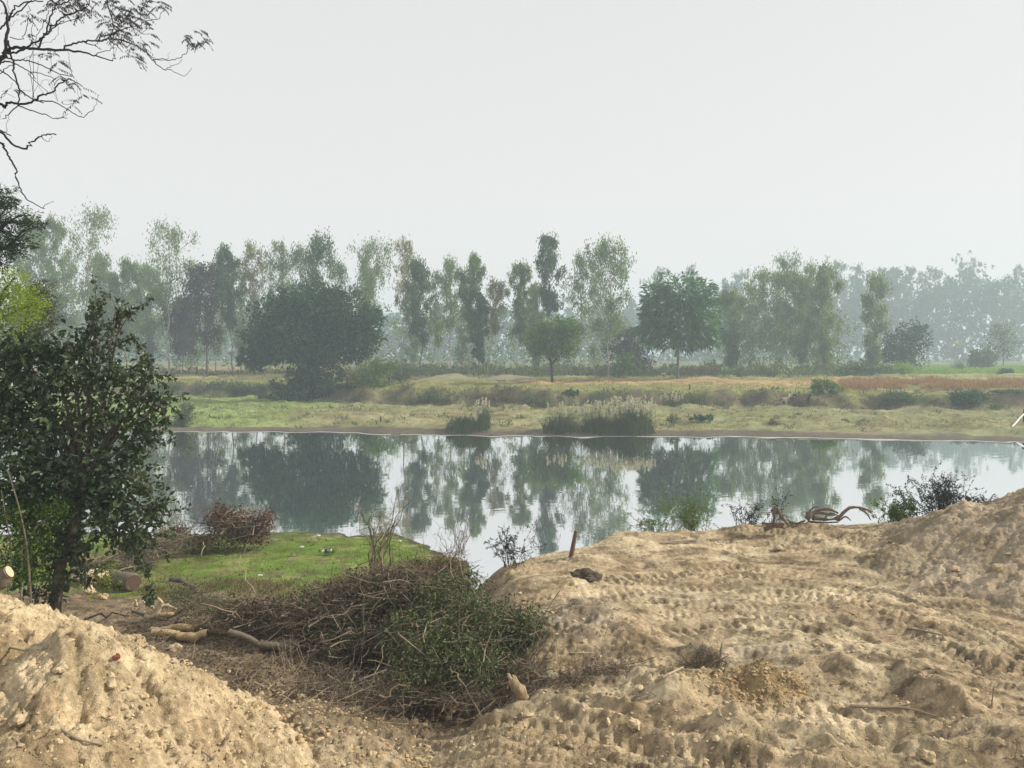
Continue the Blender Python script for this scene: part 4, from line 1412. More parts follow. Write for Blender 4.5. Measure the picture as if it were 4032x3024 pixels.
def goat(label, u, v, Y, face, s, mat, mat2, graze=False):
    p = at(u, v, Y)
    g = far_ground(p[0], Y)
    root = thing("goat", label, "goat", (p[0], Y, g), "goats on the far bank")
    root.rotation_euler[2] = face
    hd = (.62, 0, .42) if graze else (.60, 0, .98)
    nk = (.45, 0, .62) if graze else (.44, 0, .84)
    pts = [(0, 0, .62), (-.30, 0, .64), (.28, 0, .64), nk, hd, (hd[0] + .16, 0, hd[2] - .07),
           (-.36, .1, .40), (-.42, .1, .24), (-.37, .1, .02), (-.36, -.1, .40), (-.42, -.1, .24), (-.37, -.1, .02),
           (.27, .1, .38), (.28, .1, .2), (.27, .1, .02), (.27, -.1, .38), (.28, -.1, .2), (.27, -.1, .02), (-.43, 0, .74)]
    ed = [(0, 1), (0, 2), (2, 3), (3, 4), (4, 5), (1, 6), (6, 7), (7, 8), (1, 9), (9, 10), (10, 11), (2, 12), (12, 13), (13, 14), (2, 15), (15, 16), (16, 17), (1, 18)]
    rd = [.19, .17, .18, .09, .085, .045, .075, .035, .028, .075, .035, .028, .06, .035, .028, .06, .035, .028, .02]
    o = skin_body("body", [np.array(q) * s for q in pts], ed, [r * s for r in rd], mat, root)
    for k in (-1, 1):
        b = MB()
        b.add(*tubes(np.array([[hd[0] - .02, k * .04, hd[2] + .06], [hd[0] - .08, k * .07, hd[2] + .15], [hd[0] - .17, k * .1, hd[2] + .19]]) * s, np.array([.022, .016, .005]) * s, 5))
        h_ = b.build("horn", M['hair_brown'], None)
        h_.parent = root
    for k in (-1, 1):
        b = MB()
        b.add(*leaves(np.array([[hd[0] - .03, .06 * k, hd[2] + .02]]) * s, [[-.2, k, -.5]], .17 * s, .08 * s, True))
        h_ = b.build("ear", mat2, None)
        h_.parent = root
    b = MB()   # saddle patch of the second colour, wrapped just outside the coat
    a = np.linspace(-2.0, 2.0, 9)
    for x0_, x1_ in (((-.42, -.02) if not graze else (-.05, .36)),):
        xs = np.linspace(x0_, x1_, 5)
        G = np.stack([np.repeat(xs, 9), np.tile(np.sin(a) * .2, 5), .635 + np.tile(np.cos(a) * .2, 5)], 1) * s
        b.add(G, grid_faces(5, 9))
    h_ = b.build("coat_patch", mat2, None, True)
    h_.parent = root
    return root


goat("cream goat standing on the bank edge, front half turned to the water", 3090, 1548, 74.6, -1.2, .95, M['hair_cream'], M['hair_brown'])
goat("goat with a pale back and black belly side beside the cream one", 3118, 1545, 75.6, .3, .95, M['hair_cream'], M['hair_black'], True)
goat("goat with black head and pale back peeping over the fresh green bush", 3216, 1512, 78.0, 2.6, .95, M['hair_cream'], M['hair_black'])
goat("grey goat in the shade left of the dark acacia", 1095, 1548, 86.5, .1, 1.0, M['hair_brown'], M['hair_brown'])

pp = at(2611, 1495, 104)
g = far_ground(pp[0], 104)
root = thing("person", "person in a pale yellow shirt sitting in the field left of a tree trunk", "person", (pp[0], 104, g))
skin_body("body", [(0, 0, .16), (0, 0, .42), (0, -.02, .64), (.02, -.03, .78), (.03, -.05, .90), (.16, -.02, .60), (.22, -.22, .42), (.12, -.42, .40), (-.16, -.02, .60), (-.2, -.2, .42), (-.08, -.42, .40),
                   (.12, -.38, .46), (.12, -.44, .06), (-.12, -.38, .46), (-.12, -.44, .06), (.12, -.58, .05), (-.12, -.58, .05)],
          [(0, 1), (1, 2), (2, 3), (3, 4), (2, 5), (5, 6), (6, 7), (2, 8), (8, 9), (9, 10), (0, 11), (11, 12), (0, 13), (13, 14), (12, 15), (14, 16)],
          [.15, .14, .13, .055, .095, .06, .045, .035, .06, .045, .035, .08, .05, .08, .05, .04, .04], M['skin'], root)
skin_body("shirt", [(0, 0, .2), (0, 0, .42), (0, -.02, .63), (.17, -.02, .60), (.21, -.16, .47), (-.17, -.02, .60), (-.21, -.16, .47)], [(0, 1), (1, 2), (2, 3), (3, 4), (2, 5), (5, 6)],
          [.175, .165, .15, .085, .075, .085, .075], M['shirt'], root)
skin_body("hair", [(.03, -.02, .94), (.03, .03, .90)], [(0, 1)], [.095, .08], M['hair_black'], root)

for lb, u, v, Yd, hh, r, mt in [("short dark post standing in the stubble right of the straight tree trunk", 2715, 1535, 79.5, .62, .06, 'bark_dark'),
                               ("small grey stump standing on the meadow left of the reeds", 1499, 1650, 62, .5, .09, 'bark_grey')]:
    q = at(u, v, Yd)
    g = far_ground(q[0], Yd)
    b = MB()
    b.add(*tubes(np.array([[q[0], Yd, g - .1], [q[0] + .02, Yd, g + hh * .5], [q[0] - .02, Yd, g + hh]]), [r, r * .9, r * .8], 7, True))
    tag(b.build("post", M[mt]), lb, "post")
# curved dark stump with a pale slab on the bank edge
q = at(3180, 1560, 73.4)
g = far_ground(q[0], 73.4)
b = MB()
b.add(*tubes(smooth_line(np.array([[q[0] - .1, 73.4, g - .1], [q[0], 73.4, g + .35], [q[0] + .08, 73.4, g + .75], [q[0] + .14, 73.4, g + 1.0], [q[0] + .36, 73.4, g + 1.18]]), 3), np.linspace(.17, .07, 13), 7, True))
tag(b.build("curved_stump", M['bark_dark']), "curved dark stump leaning on the bank edge left of the fresh green bush", "stump")
# pump post and pale pipe at the right edge
q = at(4034, 1620, 60)
g = far_ground(q[0], 60)
b = MB()
b.add(*tubes(np.array([[q[0], 60, g - .1], [q[0] + .02, 60, g + .6], [q[0], 60, g + 1.15]]), [.12, .11, .1], 8, True))
tag(b.build("pump_post", M['bark_dark']), "dark post at the right edge holding the pale pipe", "post")
b = MB()
b.add(*tubes(smooth_line(np.array([at(4050, 1615, 60), at(4020, 1642, 59), at(4000, 1665, 58), at(3985, 1680, 57.5)]), 4), .06, 7, True))
tag(b.build("pipe", M['pipe']), "pale pipe slanting down to the water at the right edge", "pipe")
# ------------------------------------------------------------------ foreground soil crumbs
ICO = None


def ico():
    p = (1 + 5 ** .5) / 2
    v = np.array([(-1, p, 0), (1, p, 0), (-1, -p, 0), (1, -p, 0), (0, -1, p), (0, 1, p), (0, -1, -p), (0, 1, -p), (p, 0, -1), (p, 0, 1), (-p, 0, -1), (-p, 0, 1)]) / math.hypot(1, p)
    f = np.array([(0, 11, 5), (0, 5, 1), (0, 1, 7), (0, 7, 10), (0, 10, 11), (1, 5, 9), (5, 11, 4), (11, 10, 2), (10, 7, 6), (7, 1, 8), (3, 9, 4), (3, 4, 2), (3, 2, 6), (3, 6, 8), (3, 8, 9), (4, 9, 5), (2, 4, 11), (6, 2, 10), (8, 6, 7), (9, 8, 1)])
    return v, f


IV, IF = ico()


def clods(P, R):
    n = len(P)
    V = IV[None] * (1 + .3 * rng.normal(size=(n, 12, 1)).clip(-1.2, 1.2))
    V = V * rng.uniform(.65, 1.3, (n, 1, 3)) * np.array([1.15, 1.0, .72])
    a = rng.random(n) * 6.28
    c, s = np.cos(a)[:, None], np.sin(a)[:, None]
    V = np.stack([V[..., 0] * c - V[..., 1] * s, V[..., 0] * s + V[..., 1] * c, V[..., 2]], -1)
    V = V * R[:, None, None] + P[:, None]
    return V.reshape(-1, 3), (IF[None] + (np.arange(n) * 12)[:, None, None]).reshape(-1, 3)


def scatter_px(n, u0, u1, v0, v1, z=1.15):
    u, v = rng.uniform(u0, u1, n), rng.uniform(v0, v1, n)
    q = np.array([onz(a, b, z) for a, b in zip(u, v)])
    return q[:, 0], q[:, 1]


def on_soil(x, y):
    return np.stack([x, y, surf(x, y)], 1)


x, y = scatter_px(6000, 500, 4350, 2120, 3300)
k = (grass_mask(x, y) < .05) & (y < edge_y(x) + .3) & (fbm(x * .8, y * .9, 3, 81) > -.35)
P = on_soil(x[k], y[k])
b = MB()
b.add(*clods(P, rng.lognormal(-4.35, .55, len(P)).clip(.005, .06) * (.7 + P[:, 1] / 30)))
tag(b.build("soil_crumbs", M['clod']), kind="stuff")
x, y = rng.uniform(-8.5, -1.6, 5000), rng.uniform(4.5, 10.5, 5000)
k = z_left(x, y) > h_near(x, y) + .03
P = on_soil(x[k], y[k])
b = MB()
b.add(*clods(P, rng.lognormal(-4.35, .55, len(P)).clip(.005, .06)))
tag(b.build("soil_crumbs", M['clod']), kind="stuff")
x, y = BUMPW[11][0] + rng.normal(size=1000) * .5, BUMPW[11][1] - .1 + rng.normal(size=1000) * .26
P = on_soil(x, y)
b = MB()
b.add(*clods(P, rng.lognormal(-4.2, .4, len(P)).clip(.006, .035)))
tag(b.build("soil_crumbs", M['clod_brown']), kind="stuff")
x, y = scatter_px(900, 950, 1700, 2680, 3000)
P = on_soil(x, y)
b = MB()
b.add(*clods(P, rng.lognormal(-4.1, .5, len(P)).clip(.006, .06)))
tag(b.build("soil_crumbs", M['clod_brown']), kind="stuff")
# bigger lumps, each its own thing
def lump(q, r, mat, label, name="earth_lump", cat="earth lump", k=1, flat=.7):
    b = MB()
    for _ in range(k):
        c = q + (rng.normal(size=3) * [r * .8, r * .5, r * .12] if k > 1 else 0) + [0, 0, r * .3]
        n1, n2 = 15, 9
        th, ph = np.meshgrid(np.linspace(0, 2 * math.pi, n1), np.linspace(-1.5, 1.5, n2), indexing='ij')
        d = np.stack([np.cos(ph) * np.cos(th), np.cos(ph) * np.sin(th), np.sin(ph)], -1)
        o_ = rng.random(3) * 50
        f = 1 + .42 * fbm(d[..., 0] * 1.6 + o_[0] + d[..., 2], d[..., 1] * 1.6 + o_[1] - d[..., 2], 3, 3)[..., None]
        b.add(c + d * f * r * np.array([1.2, 1, flat]) * rng.uniform(.8, 1.2, 3), grid_faces(n1, n2))
    o = b.build(name, M[mat])
    tag(o, label, cat)


for u, v, r, lb in [(690, 2560, .085, "lump of dried earth caught on the right edge of the sand heap"), (3060, 2165, .09, "earth lump below the left uprooted stump"), (3430, 2190, .08, "earth lump under the foot of the ridge right of the arched root"),
                    (3760, 2245, .09, "earth lump in the crease at the left foot of the right sand mound"), (3930, 2245, .10, "dark earth lump on the face of the right sand mound"), (2620, 2600, .06, "earth lump on the grey sand left of the dry tussock"),
                    (2960, 2480, .07, "earth lump in the middle of the tracked sand above the brown soil"), (3300, 2785, .06, "earth lump at the left end of the long forked branch"), (2500, 2862, .08, "earth lump on the low ridge at bottom centre"),
                    (3650, 2990, .08, "earth lump near the bottom edge at the right"), (90, 2850, .085, "brownish lump half sunk at the left edge of the sand heap"), (560, 2750, .05, "earth lump on the right face of the sand heap"), (240, 2640, .05, "earth lump on the upper face of the sand heap left of the brick piece")]:
    lump(soil_pt(u, v), r, 'soil_lump', lb)
lump(soil_pt(2325, 2280), .15, 'rock_dark', "dark wet lump of earth on the sand right below the leaning stake", k=4)
lump(soil_pt(2165, 2675), .09, 'straw', "pale stone right of the broken stump", "pale_stone", "stone")
lump(soil_pt(455, 2600), .035, 'brick_red', "small red brick piece sunk in the pale sand heap", "brick_piece", "brick piece")


# ------------------------------------------------------------------ grass of the near shelf
def near_tufts(name, mat, n, xr, yr, hgt, wd, per, lean=.6, msk=None):
    x, y = rng.uniform(*xr, n), rng.uniform(*yr, n)
    k = (grass_mask(x, y) > .35) & (h_near(x, y, False) > .07)
    if msk is not None:
        k &= msk(x, y)
    return tufts(name, mat, int(k.sum()), lambda m: x[k], lambda m: y[k], hgt, wd, per, lean, h_near)


near_tufts("short_grass", 'grass_near', 16000, (-14, -.5), (16.8, 25), .055, .012, 3, .9)
near_tufts("short_grass", 'grass_near', 2200, (-14, -.5), (16.8, 25), .13, .016, 4, .7, lambda x, y: vn(x * 1.1, y * 1.6, 19) > .25)
near_tufts("low_weeds", 'leaf_round', 260, (-14, -.5), (16.8, 24.6), .10, .05, 7, 1.2, lambda x, y: vn(x * .7, y * .9, 77) > .1)
near_tufts("low_weeds", 'shrub_dry', 500, (-14, -.5), (16.8, 24.6), .12, .02, 4, 1.0, lambda x, y: vn(x * .9, y * 1.2, 78) > .1)
near_tufts("rough_grass", 'shrub_dry', 1400, (-9, -1.5), (16.6, 18.6), .22, .012, 3, .7)


# ------------------------------------------------------------------ twigs and brush
def twigs(P0, D, L, r, k=5, wob=.18, sides=3, sag=.0):
    n = len(P0)
    t = np.linspace(0, 1, k)
    D = unit(D)
    P = P0[:, None] + D[:, None] * (L[:, None] * t)[..., None]
    bend = unit(np.cross(D, rdir(n)))
    P = P + bend[:, None] * (L * wob * rng.normal(size=n))[:, None, None] * (t * t)[None, :, None]
    P = P + rng.normal(size=P.shape) * (L * .025)[:, None, None]
    P[..., 2] -= sag * L[:, None] * (t * t)[None]
    R = np.broadcast_to(np.asarray(r, float), (n,))[:, None] * (1 - .75 * t)[None]
    return tubes(P, R, sides)


def litter(name, mat, n, u0, u1, v0, v1, L, r, z=1.0, msk=None, flat=.15):
    x, y = scatter_px(n, u0, u1, v0, v1, z)
    if msk is not None:
        k = msk(x, y)
        x, y = x[k], y[k]
    P = on_soil(x, y) + [0, 0, .012]
    D = rng.normal(size=(len(P), 3)) * [1, 1, flat]
    D[:, 2] = np.abs(D[:, 2])
    b = MB()
    b.add(*twigs(P, D, L * rng.lognormal(-.2, .5, len(P)), r * rng.uniform(.6, 1.4, len(P)), 4, .15))
    tag(b.build(name, M[mat]), kind="stuff")


clr = lambda x, y: (low_mask(x, y) > .4)
litter("fallen_twigs", 'twig', 2200, 500, 2150, 2320, 2850, .28, .005, .9, clr, .3)
litter("fallen_twigs", 'twig_pale', 600, 500, 2150, 2330, 2880, .30, .005, .9, clr, .25)
litter("fallen_twigs", 'twig', 260, 2000, 4100, 2250, 3000, .22, .004, 1.2, None, .3)
litter("fallen_twigs", 'twig_pale', 130, 2000, 4100, 2250, 3000, .2, .004, 1.2, None, .2)
x, y = rng.uniform(-7.5, -2.5, 130), rng.uniform(4.6, 9, 130)
b = MB()
b.add(*twigs(on_soil(x, y) + [0, 0, .02], rng.normal(size=(130, 3)) * [1, 1, .3], .3 * rng.lognormal(-.3, .5, 130), .0035 * np.ones(130), 6, .25))
tag(b.build("fallen_twigs", M['twig']), kind="stuff")
x, y = scatter_px(9000, 480, 2200, 2320, 2780, .9)
k = clr(x, y) & (grass_mask(x, y) < .3)
P = on_soil(x[k], y[k]) + [0, 0, .01]
b = MB()
b.add(*leaves(P, rng.normal(size=(len(P), 3)) * [1, 1, .35], .055 * rng.uniform(.6, 1.3, len(P)), .03, True))
tag(b.build("leaf_litter", M['dead_leaf']), kind="stuff")


def brush(name, label, blobs, foot, ntw, nlf, twmat, lfmat, L=.9, r=.006, leaf=.055, lw=.026, nbr=8, brmat='twig_pale', down=.1, cat="brush pile", tl=None, drop=-.35, fold=True, up=0.0, second=None):
    """heap of cut branches: blobs are (u, v, ru, rv, Y) in the photo"""
    f0 = soil_pt(*foot)
    root = thing(name, label, cat, f0)
    bl = np.array([[*at(q[0], q[1], q[4]), q[2] * q[4] / FPX, q[3] * q[4] / FPX] for q in blobs])
    wt = bl[:, 3] * bl[:, 4]
    def pick(n, sh=.5):
        i = rng.choice(len(bl), n, p=wt / wt.sum())
        d = rdir(n) * rng.random((n, 1)) ** sh
        P = bl[i, :3] + d * np.stack([bl[i, 3], (bl[i, 3] + bl[i, 4]) * .55, bl[i, 4]], 1)
        P[:, 2] = np.maximum(P[:, 2], surf(P[:, 0], P[:, 1]) + .02)
        return P
    b = MB()
    P = pick(ntw)
    D = rdir(ntw) * [1, .8, .45] + [0, 0, up]
    Ln = L * rng.lognormal(-.3, .45, ntw)
    b.add(*twigs(P - unit(D) * Ln[:, None] * .5, D, Ln, r * rng.lognormal(0, .4, ntw), 5, .22))
    tag(b.build("twigs", M[twmat], root), kind="stuff")
    if nlf:
        per = 7
        c = pick(nlf // per, .42)
        P = np.repeat(c, per, 0) + rng.normal(size=(len(c) * per, 3)) * .085
        D = rdir(len(P)) * .9 + [0, 0, drop]
        b = MB()
        b.add(*leaves(P, D, leaf * rng.uniform(.6, 1.35, len(P)), lw * rng.uniform(.7, 1.2, len(P)), fold))
        tag(b.build("leaves", M[lfmat], root), kind="stuff")
    if second:
        c = pick(second[1] // 5, .5)
        P = np.repeat(c, 5, 0) + rng.normal(size=(len(c) * 5, 3)) * .1
        b = MB()
        b.add(*leaves(P, rdir(len(P)) + [0, 0, -.3], .07 * rng.uniform(.6, 1.3, len(P)), .03, True))
        tag(b.build("other_leaves", M[second[0]], root), kind="stuff")
    for j in range(nbr):
        P = pick(1, .3)
        D = rdir(1) * [1, .6, .5] + [0, -.2, .1]
        b = MB()
        b.add(*twigs(P, D, np.array([L * rng.uniform(.8, 1.7)]), r * rng.uniform(1.6, 3.2), 8, .25, 5))
        b.build("branch", M[brmat if j % 2 else 'twig'], root)
    return root


brush("brush_pile", "wide pile of brown dead brush behind the cut logs",
      [(1000, 2410, 180, 50, 13.8), (1260, 2410, 210, 80, 13.4), (1450, 2370, 210, 110, 13.4), (1420, 2510, 200, 80, 12.6), (1600, 2350, 160, 120, 13.2), (1260, 2480, 100, 50, 13.0)],
      (1350, 2560), 2200, 12000, 'twig', 'dead_leaf', .9, .006, .075, .034, 38, second=('brush_leaf', 3000))
brush("red_brush", "dome of red brown thin stems on top of the brush pile",
      [(1480, 2310, 190, 60, 14.2), (1650, 2265, 150, 65, 14.6), (1380, 2345, 110, 40, 14.0), (1760, 2235, 80, 50, 14.8)],
      (1500, 2420), 1250, 2600, 'twig_red', 'dead_leaf', .8, .005, .055, .026, 14, 'twig_pale', up=.35)
brush("leafy_brush", "pile of cut leafy green branches drooping over the front right of the brush pile",
      [(1750, 2400, 150, 130, 12.6), (1900, 2480, 170, 130, 12.0), (1720, 2560, 170, 130, 11.4), (1850, 2620, 170, 100, 11.0), (2060, 2480, 100, 110, 12.0), (1680, 2660, 140, 70, 10.8), (1600, 2500, 110, 100, 12.0), (1800, 2300, 100, 60, 13.6)],
      (1800, 2700), 650, 15000, 'twig', 'brush_leaf', .9, .006, .085, .032, 20, drop=-.8, second=('dead_leaf', 3000))
brush("green_brush", "patch of thin green cut twigs at the edge of the grass behind the logs",
      [(780, 2370, 110, 45, 14.2), (700, 2340, 70, 30, 14.8), (880, 2400, 80, 35, 13.8)],
      (780, 2420), 380, 3600, 'twig', 'brush_leaf', .55, .004, .035, .014, 3)
brush("low_brush", "low tangle of dry twigs at the foot of the leafy cut branches",
      [(1500, 2720, 220, 40, 10.6), (1800, 2730, 200, 40, 10.5), (1300, 2680, 160, 40, 11.0), (2080, 2650, 90, 60, 10.9)],
      (1600, 2770), 700, 700, 'twig', 'dead_leaf', .6, .004, .045, .02, 8)
brush("low_brush", "tangle of thin dry twigs on the sand right of the broken stump",
      [(2250, 2690, 110, 30, 10.6), (2400, 2650, 120, 35, 10.8), (2150, 2720, 80, 30, 10.4)],
      (2250, 2720), 420, 300, 'twig', 'dead_leaf', .5, .0035, .04, .018, 4)
brush("withered_bush", "withered red brown bush lying on the grass by the water",
      [(930, 2080, 90, 75, 22.0), (1010, 2100, 60, 50, 22.0), (860, 2040, 45, 60, 22.2), (1040, 2050, 40, 40, 22.0), (800, 2130, 70, 35, 21.6), (690, 2110, 70, 45, 21.8)],
      (930, 2160), 480, 4200, 'twig', 'red_leaf', 1.1, .008, .085, .05, 8, 'twig', cat="bush", up=.1, drop=0)
brush("withered_bush", "grey dry thorn heap left of the withered red brown bush, behind the shrub",
      [(640, 2140, 120, 45, 21), (560, 2180, 130, 45, 20), (480, 2230, 100, 40, 19), (380, 2230, 90, 50, 18.5)],
      (600, 2210), 800, 1500, 'twig', 'dead_leaf', 1.0, .007, .05, .02, 8, cat="bush")
brush("dry_tussock", "dry grassy tussock with dark twigs on the sand in the middle",
      [(2790, 2600, 75, 40, 11.2), (2720, 2630, 60, 25, 11.1)],
      (2780, 2640), 330, 250, 'twig', 'dead_leaf', .35, .0035, .05, .01, 3, cat="tussock", up=.6)


# logs, stumps, sticks ------------------------------------------------------------------
def log(label, pts, rpx, Y, mat='log_bark', ends=(1, 1), cut='cut', name="log", cat="log", knob=True):
    rpx *= 1.12
    mid = pts[len(pts) // 2]
    Y = soil_pt(mid[0], mid[1] + rpx * .9)[1]
    P = np.array([at(u, v, Y + (q[2] if len(q) > 2 else 0)) for q in pts for u, v in [q[:2]]])
    P = smooth_line(P, 4) if len(P) > 2 else np.linspace(P[0], P[1], 6)
    r = rpx * Y / FPX
    P[1:-1] += rng.normal(size=(len(P) - 2, 3)) * r * .10
    P[:, 2] += min(.10, max(0.0, float(np.max(surf(P[:, 0], P[:, 1]) - (P[:, 2] - .75 * r)))))
    root = thing(name, label, cat, P.mean(0))
    s_ = np.linspace(0, 1, len(P))
    R = r * (1 + .10 * np.sin(s_ * 9 + rng.random() * 6) + .06 * rng.normal(size=len(P)))
    b = MB()
    b.add(*tubes(P, R, 12))
    if knob:
        i = len(P) // 2
        d = unit(rdir(1)[0] + [0, -.5, 1.0])
        b.add(*tubes(np.stack([P[i], P[i] + d * r * 1.0, P[i] + d * r * 1.25]), np.array([r * .4, r * .3, r * .26]), 7, True))
    b.build("bark", M[mat], root, True)
    for e, on in zip((0, -1), ends):
        if not on:
            continue
        d = unit(P[e] - P[1 if e == 0 else -2])
        bb = MB()
        bb.add(*tubes(np.stack([P[e] - d * r * .2, P[e] + d * r * .04]), np.array([R[e] * .985, R[e] * .96]), 12, True))
        bb.build("cut_end", M[cut], root)
    return root


log("short fat tan log in front of the log heap, cut face to the left", [(700, 2505), (760, 2508), (815, 2495)], 16, 12.3, cut='cut_dark')
log("tan log partly hidden behind the short fat one, left end of the heap", [(600, 2502), (650, 2503), (705, 2510)], 13, 12.4)
log("tan log lying second from the front, between two others", [(665, 2490), (715, 2482), (762, 2486)], 13, 12.7)
log("thin bleached log behind the two tan logs", [(596, 2478), (640, 2477), (700, 2466, .2)], 8, 13.0, 'wood_pale')
log("long tan log with a dark right end, right of the short fat log", [(815, 2488), (880, 2481), (952, 2468)], 16, 12.9, cut='cut_dark')
log("thinner tan log tucked under the long tan log", [(866, 2496), (910, 2490), (950, 2484)], 8, 12.7)
log("long bent log with a smooth tan left half and dark right half", [(902, 2505), (960, 2522), (1030, 2556), (1095, 2562), (1156, 2572)], 12, 12.2, 'log_grey')
log("thick grey log with a bright orange cut face at its right end", [(1025, 2540), (1090, 2545), (1168, 2542)], 17, 12.6, 'log_grey')
log("short tan log at the back of the heap under the forked root", [(632, 2425), (683, 2424)], 9, 13.8)
log("long thin dark pole lying across the log heap", [(520, 2418), (590, 2438), (665, 2455)], 6, 13.5, 'log_grey', knob=False)
log("small reddish split log at the back of the heap", [(690, 2455), (730, 2460)], 8, 13.3, 'root')
log("thin grey branch rising to the right behind the log heap", [(640, 2462), (690, 2440), (735, 2412)], 4, 13.6, 'log_grey', knob=False)
log("big log with a dark round sawn end at the edge of the grass", [(432, 2285, .5), (480, 2292), (524, 2308, -.25)], 29, 16.0, 'log_grey', (0, 1), 'cut_dark', knob=False)
log("dark broken branch end lying at the grass edge", [(668, 2298), (710, 2302), (750, 2322), (782, 2342)], 9, 16.0, 'bark_brown')
log("thin pale log right of the long tan log, sloping into the brush", [(965, 2465), (1010, 2478), (1050, 2500)], 7, 12.9, 'wood_pale', knob=False)
log("grey sawn log poking in at the left edge above the sand heap", [(-60, 2330), (0, 2315), (38, 2270)], 26, 10.6, 'log_grey', (0, 1), 'wood_pale')


def solid(name, label, cat, u, v, Y, ru, rv, mat, lump=.25, seedv=0):
    c = at(u, v, Y)
    n1, n2 = 20, 13
    th, ph = np.meshgrid(np.linspace(0, 2 * math.pi, n1), np.linspace(-1.45, 1.45, n2), indexing='ij')
    q = np.stack([np.cos(ph) * np.cos(th), np.cos(ph) * np.sin(th), np.sin(ph)], -1)
    f = 1 + lump * fbm(np.sin(th) * 2 + ph * 1.5 + seedv, np.cos(th) * 2 + ph, 3, 6)[..., None]
    Vv = c + q * f * np.array([ru, (ru + rv) * .5, rv]) * Y / FPX
    b = MB()
    b.add(Vv, grid_faces(n1, n2))
    o = b.build(name, M[mat])
    tag(o, label, cat)
    return o


solid("sawn_stump", "big pale sawn stump behind the dark leaves left of the dark ended log", "stump", 358, 2272, 15.6, 64, 29, 'wood_pale', .22, 1)
solid("wood_chunk", "pale split wood chunk below the big sawn stump", "wood chunk", 345, 2322, 14.6, 26, 18, 'wood_pale', .3, 3)
solid("wood_chunk", "smaller tan wood chunk just right of the pale split one", "wood chunk", 402, 2350, 14.4, 24, 12, 'log_bark', .3, 5)


def limbs_thing(name, label, cat, base, arms, mat, Y, rpx, part="limb", sides=7, taper=.45):
    """stump or root: arms are photo polylines (u, v[, dY]) with their own thickness"""
    root = thing(name, label, cat, at(base[0], base[1], Y))
    for i, (pl, r) in enumerate(arms):
        P = np.array([at(q[0], q[1], Y + (q[2] if len(q) > 2 else rng.normal() * .03)) for q in pl])
        P = smooth_line(P, 3) if len(P) > 2 else np.linspace(P[0], P[1], 5)
        P[1:-1] += rng.normal(size=(len(P) - 2, 3)) * r * rpx * Y / FPX * .12
        R = r * rpx * Y / FPX * np.linspace(1, taper, len(P)) * (1 + .1 * rng.normal(size=len(P)))
        b = MB()
        b.add(*tubes(P, R, sides, True))
        b.build(part, M[mat], root, True)
    return root


limbs_thing("forked_root", "pale forked root with bare prongs at the back of the log heap", "root", (640, 2425),
            [([(600, 2430), (625, 2410), (640, 2375)], 10), ([(640, 2375), (612, 2350), (606, 2360)], 6), ([(632, 2385), (660, 2385), (695, 2398)], 9), ([(610, 2405), (585, 2385), (560, 2362)], 7), ([(605, 2395), (598, 2378)], 4), ([(570, 2428), (600, 2428), (632, 2395)], 9), ([(536, 2385), (534, 2362)], 8)], 'wood_pale', 13.9, 1)
limbs_thing("broken_stump", "splintered pale stump leaning left on the sand below the leafy brush", "stump", (2085, 2795),
            [([(2100, 2815), (2074, 2772), (2044, 2722), (2014, 2672)], 27), ([(2030, 2700), (2010, 2672), (2000, 2655)], 9), ([(2040, 2706), (2026, 2678), (2020, 2660)], 6), ([(2018, 2682), (2006, 2690), (1998, 2712)], 7)], 'stump_wood', 10.0, 1, taper=.72)
limbs_thing("uprooted_stump", "red brown uprooted stump on the sand ridge, the left one with a spike pointing left", "stump", (3060, 2080),
            [([(3085, 2070), (3050, 2062), (3020, 2072)], 16), ([(3062, 2003), (3048, 1992)], 6), ([(3070, 2030), (3090, 2028), (3100, 2040)], 6), ([(3060, 2000), (3075, 2030), (3108, 2072)], 13), ([(3050, 2010), (3046, 2050), (3044, 2078)], 9), ([(3062, 2002), (3030, 2018), (2965, 2018)], 4), ([(3065, 2000), (3055, 2020), (3040, 2022)], 12), ([(3010, 2085), (3050, 2072), (3090, 2080)], 14), ([(3000, 2060), (3030, 2062), (3050, 2050)], 8)], 'root', 19.0, .66)
limbs_thing("uprooted_stump", "long red brown uprooted stump on the sand ridge with an arched root on the right", "stump", (3290, 2050),
            [([(3180, 2045), (3210, 2012), (3260, 2005), (3300, 2020)], 13), ([(3175, 2025), (3220, 2020), (3290, 2028)], 12), ([(3290, 2045), (3310, 2030), (3345, 2000), (3390, 2000), (3430, 2014)], 12), ([(3385, 2002), (3415, 2025), (3428, 2048)], 7), ([(3200, 2040), (3250, 2045), (3300, 2042)], 13), ([(3170, 2050), (3130, 2060), (3095, 2042)], 7), ([(3205, 2030), (3205, 2055)], 7), ([(3170, 2040), (3200, 2000), (3230, 1996)], 6), ([(3240, 2050), (3270, 2020), (3310, 2035)], 6), ([(3180, 2055), (3230, 2058), (3300, 2056)], 9), ([(3300, 2050), (3330, 2035), (3350, 2050)], 7)], 'root', 19.4, .66)
q0, q1 = at(2236, 2226, 17.2), at(2268, 2090, 17.2)
b = MB()
b.add(*tubes(np.stack([q0 - [0, 0, .15], q0 * .6 + q1 * .4 + [.02, 0, 0], q1]), np.array([.05, .055, .045]), 6, True))
tag(b.build("wooden_stake", M['root']), "leaning red brown stake standing in the sand against the water", "stake")

